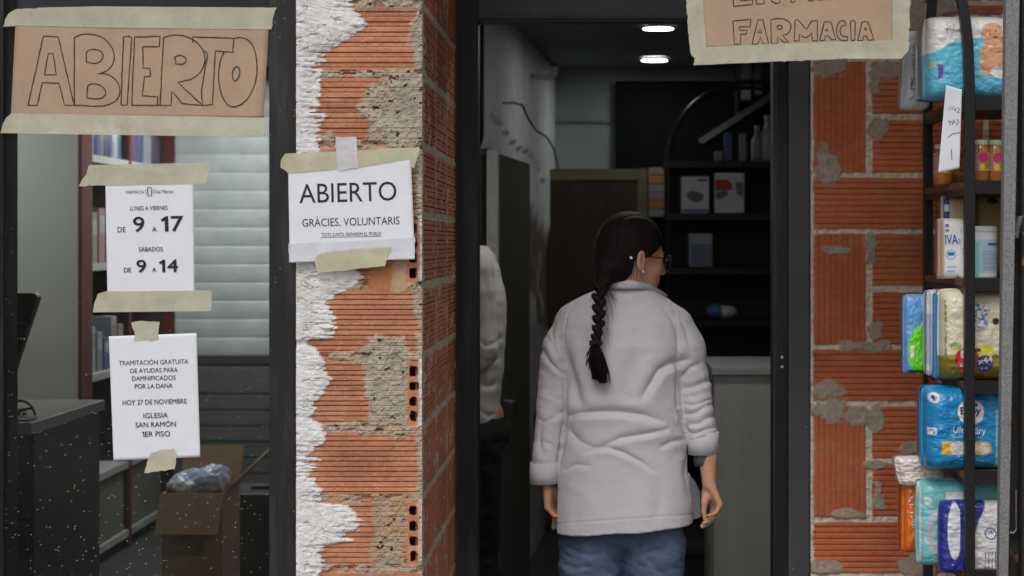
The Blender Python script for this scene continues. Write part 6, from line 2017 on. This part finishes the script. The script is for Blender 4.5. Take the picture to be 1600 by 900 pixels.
# glasses
fr = MB()
for sg in (1, -1):
    q = []
    for k in range(33):
        a = 2 * math.pi * k / 32
        ca, sa = math.cos(a), math.sin(a)
        q.append(hc + f * (.112 - .012 * (abs(sg * .033 + .023 * ca) / .056) ** 2) + sd_ * (sg * .034 + .028 * abs(ca) ** .8 * np.sign(ca)) + up * (-.021 + .023 * abs(sa) ** .8 * np.sign(sa)))
    fr.tube(q, .0022, 6, caps=False)
    fr.tube([hc + f * .095 + sd_ * sg * .063 + up * -.010, hc + f * .06 + sd_ * sg * .0735 + up * -.010, hc + f * .01 + sd_ * sg * .0805 + up * -.012, hc + f * -.012 + sd_ * sg * .080 + up * -.018, hc + f * -.022 + sd_ * sg * .078 + up * -.035], [.0026, .0022, .0020, .0020, .0016], 6)
fr.tube([hc + f * .115 + sd_ * .008 + up * -.014, hc + f * .118 + up * -.011, hc + f * .115 - sd_ * .008 + up * -.014], .002, 6)
fr.build('glasses', M['tort'], wo_, smooth=True)
b = MB(); e = hc + sd_ * .086 + f * .004 + up * -.056
b.lathe(tuple(e + vec(0, 0, -.004)), [(.0008, 0), (.0032, .001), (.0042, .004), (.0032, .007), (.0008, .008)], 12); b.build('earring', M['pearl'], wo_, smooth=True)
b = MB(); cc_ = hc + sd_ * .083 + f * -.036 + up * -.022
M_ = Matrix.Translation(Vector(cc_)) @ Matrix.Rotation(math.radians(-24), 4, 'Z') @ Matrix.Rotation(math.radians(40), 4, 'Y')
b.box(-.0042, .0042, -.002, .002, -.0034, .0034, M=M_); b.build('hair_clip', M['pearl'], wo_, bevel=.001)
b = MB(); sgb = MB()
for sg in (1, -1):
    q = [hc + f * (.090 - .010 * abs(t) ) + sd_ * sg * (.033 + .020 * t) + up * (.004 + .004 * (1 - t * t)) for t in np.linspace(-1, 1, 7)]
    b.tube(q, [.001, .0022, .0026, .0028, .0026, .002, .001], 6)
b.build('eyebrows', M['hair'], wo_, smooth=True)
# bracelet on the left wrist
c = wr_L + vec(.002, 0, -.012); band('bracelet', c[0], c[1], c[2], .022, .024, .005, .0015, mat('bronze bracelet', (.25, .15, .08), .35, .1, metal=.7), wo_)

# ------------------------------------------------------------------ the second person, mostly behind the door frame
D2 = 6.05
def W2(px, py, dd=0.): return np.array(P(px, py, D2 + dd))
f2 = vec(-.95, .31, 0); s2 = vec(.31, .95, 0); u2 = vec(0, 0, 1)
hc2 = W2(672, 300, .0)
s = SDF((PX(610, D2), D2 - .36, -.002), (PX(830, D2), D2 + .36, 1.90), .0065)
head(s, hc2, f2, s2, u2, 1.02)
s.cap(W2(715, 405), hc2 + vec(.02, 0, -.06), .062, .055, .02)
s.ell(W2(735, 480), (.10, .14, .18), k=.03); s.ell(W2(735, 570), (.09, .12, .17), k=.03); s.ell(W2(735, 660), (.115, .15, .13), k=.03)
aR = [W2(738, 425, -.19), W2(748, 545, -.20), W2(688, 600, -.19)]
aL = [W2(738, 425, .19), W2(745, 545, .20), W2(688, 600, .19)]
for a in (aR, aL): s.chain(a, [.040, .036, .026], .02)
hand(s, aR[2], vec(-.5, 0, -.85), vec(-.8, .2, .3), vec(0, 1, .0), (.4, .4, .3)); hand(s, aL[2], vec(-.5, 0, -.85), vec(-.8, -.2, .3), vec(0, -1, .0), (.4, .4, .3))
lA = [W2(735, 690, -.08), vec(PX(742, D2), D2 - .08, .50), vec(PX(800, D2), D2 - .06, .09)]; lB = [W2(735, 690, .08), vec(PX(690, D2), D2 + .08, .50), vec(PX(690, D2), D2 + .08, .09)]
for a in (lA, lB):
    s.chain(a, [.095, .065, .042], .02); s.cap(a[2] + vec(0, 0, -.048), a[2] + vec(-.16, .03, -.06), .036, .028, .02)
V, Q = s.mesh()
p2 = mesh_obj('person', rawmesh('person', V, Q, M['skin'], smooth=True), None, 'second person in a white coat and black trousers, mostly hidden behind the left door frame', 'person')
s = SDF((PX(625, D2), D2 - .33, PZ(690, D2)), (PX(830, D2), D2 + .33, PZ(380, D2)), .006)
rows = [(384, 734, 30, .07), (396, 738, 38, .10), (420, 742, 45, .16), (470, 744, 52, .19), (520, 744, 53, .18), (580, 743, 50, .17), (640, 742, 44, .17), (684, 740, 42, .17)]
m2_ = D2 / F
s.op(loft_sdf([PZ(r[0], D2) for r in rows], [PX(r[1], D2) for r in rows], [D2] * len(rows), [r[2] * m2_ * .88 for r in rows], [r[3] for r in rows]), (PX(640, D2), D2 - .3, PZ(688, D2)), (PX(820, D2), D2 + .3, PZ(382, D2)), .01)
for a in (aR, aL): s.chain([a[0], a[1], a[2]], [.075, .064, .056], .02)
x_, y_, z_ = s.grid((slice(None),) * 3); s.F = np.maximum(s.F, PZ(678, D2) - z_ + 0 * s.F)
V, Q = s.mesh(); V = relax(V, Q, 1, .4); N_ = vnormals(V, Q)
px = 934 + V[:, 0] * F / V[:, 1]; py = 378 - (V[:, 2] - CZ) * F / V[:, 1]
D = fold_disp(V, N_, [([(748, 528), (760, 540), (775, 536), (786, 526)], 4, .008, .9), ([(746, 560), (762, 566), (784, 560)], 4, .005, .9), ([(752, 420), (764, 470), (770, 530)], 7, .004, .6), ([(770, 420), (780, 480), (782, 560), (776, 640)], 3, .009, .4), ([(750, 600), (765, 604), (780, 598)], 4, .007, .8), ([(748, 640), (762, 650), (775, 646)], 4, .006, .8)], D2)
D += (fbm(px / 30, py / 24, 51, 2) - .5) * .009
V = V + N_ * D[:, None]
mesh_obj('coat', rawmesh('coat', V, Q, M['coat2'], smooth=True), p2)
s = SDF((PX(610, D2), D2 - .30, .03), (PX(850, D2), D2 + .3, PZ(650, D2)), .007)
s.ell(W2(737, 670), (.13, .165, .13), k=.03)
for a in (lA, lB): s.chain([a[0], a[1], a[2] + vec(0, 0, -.02)], [.108, .085, .075], .02)
V, Q = s.mesh(); V = relax(V, Q, 2, .4); N_ = vnormals(V, Q)
V = V + N_ * ((fbm(V[:, 0] * 30, V[:, 2] * 30, 61, 3) - .5) * .015)[:, None]
mesh_obj('trousers', rawmesh('trousers', V, Q, M['blacktrouser'], smooth=True), p2)
s = SDF(hc2 - .16, hc2 + .16, .006); s.ell(hc2 + f2 * -.008 + vec(0, 0, .01), (.103, .085, .106), [f2, s2, u2])
x_, y_, z_ = s.grid((slice(None),) * 3); al = (x_ - hc2[0]) * f2[0] + (y_ - hc2[1]) * f2[1]; ul = z_ - hc2[2] + 0 * al
s.F = np.maximum(s.F, np.clip(al - np.interp(ul.ravel(), [-.1, -.05, -.02, .0, .05, .1], [-.06, -.02, .02, .04, .085, .12]).reshape(ul.shape), -.05, .05))
V, Q = s.mesh(); mesh_obj('hair', rawmesh('hair', V, Q, M['hair'], smooth=True), p2)
for a in (lA, lB):
    s = SDF(a[2] - vec(.26, .10, .095), a[2] + vec(.10, .12, .06), .007)
    s.cap(a[2] + vec(.02, 0, -.046), a[2] + vec(-.17, .03, -.056), .046, .036, .01); s.F = np.maximum(s.F, (.003 - s.grid((slice(None),) * 3)[2]) + 0 * s.F)
    V, Q = s.mesh(); mesh_obj('shoe', rawmesh('shoe', V, Q, M['shoe'], smooth=True), p2)
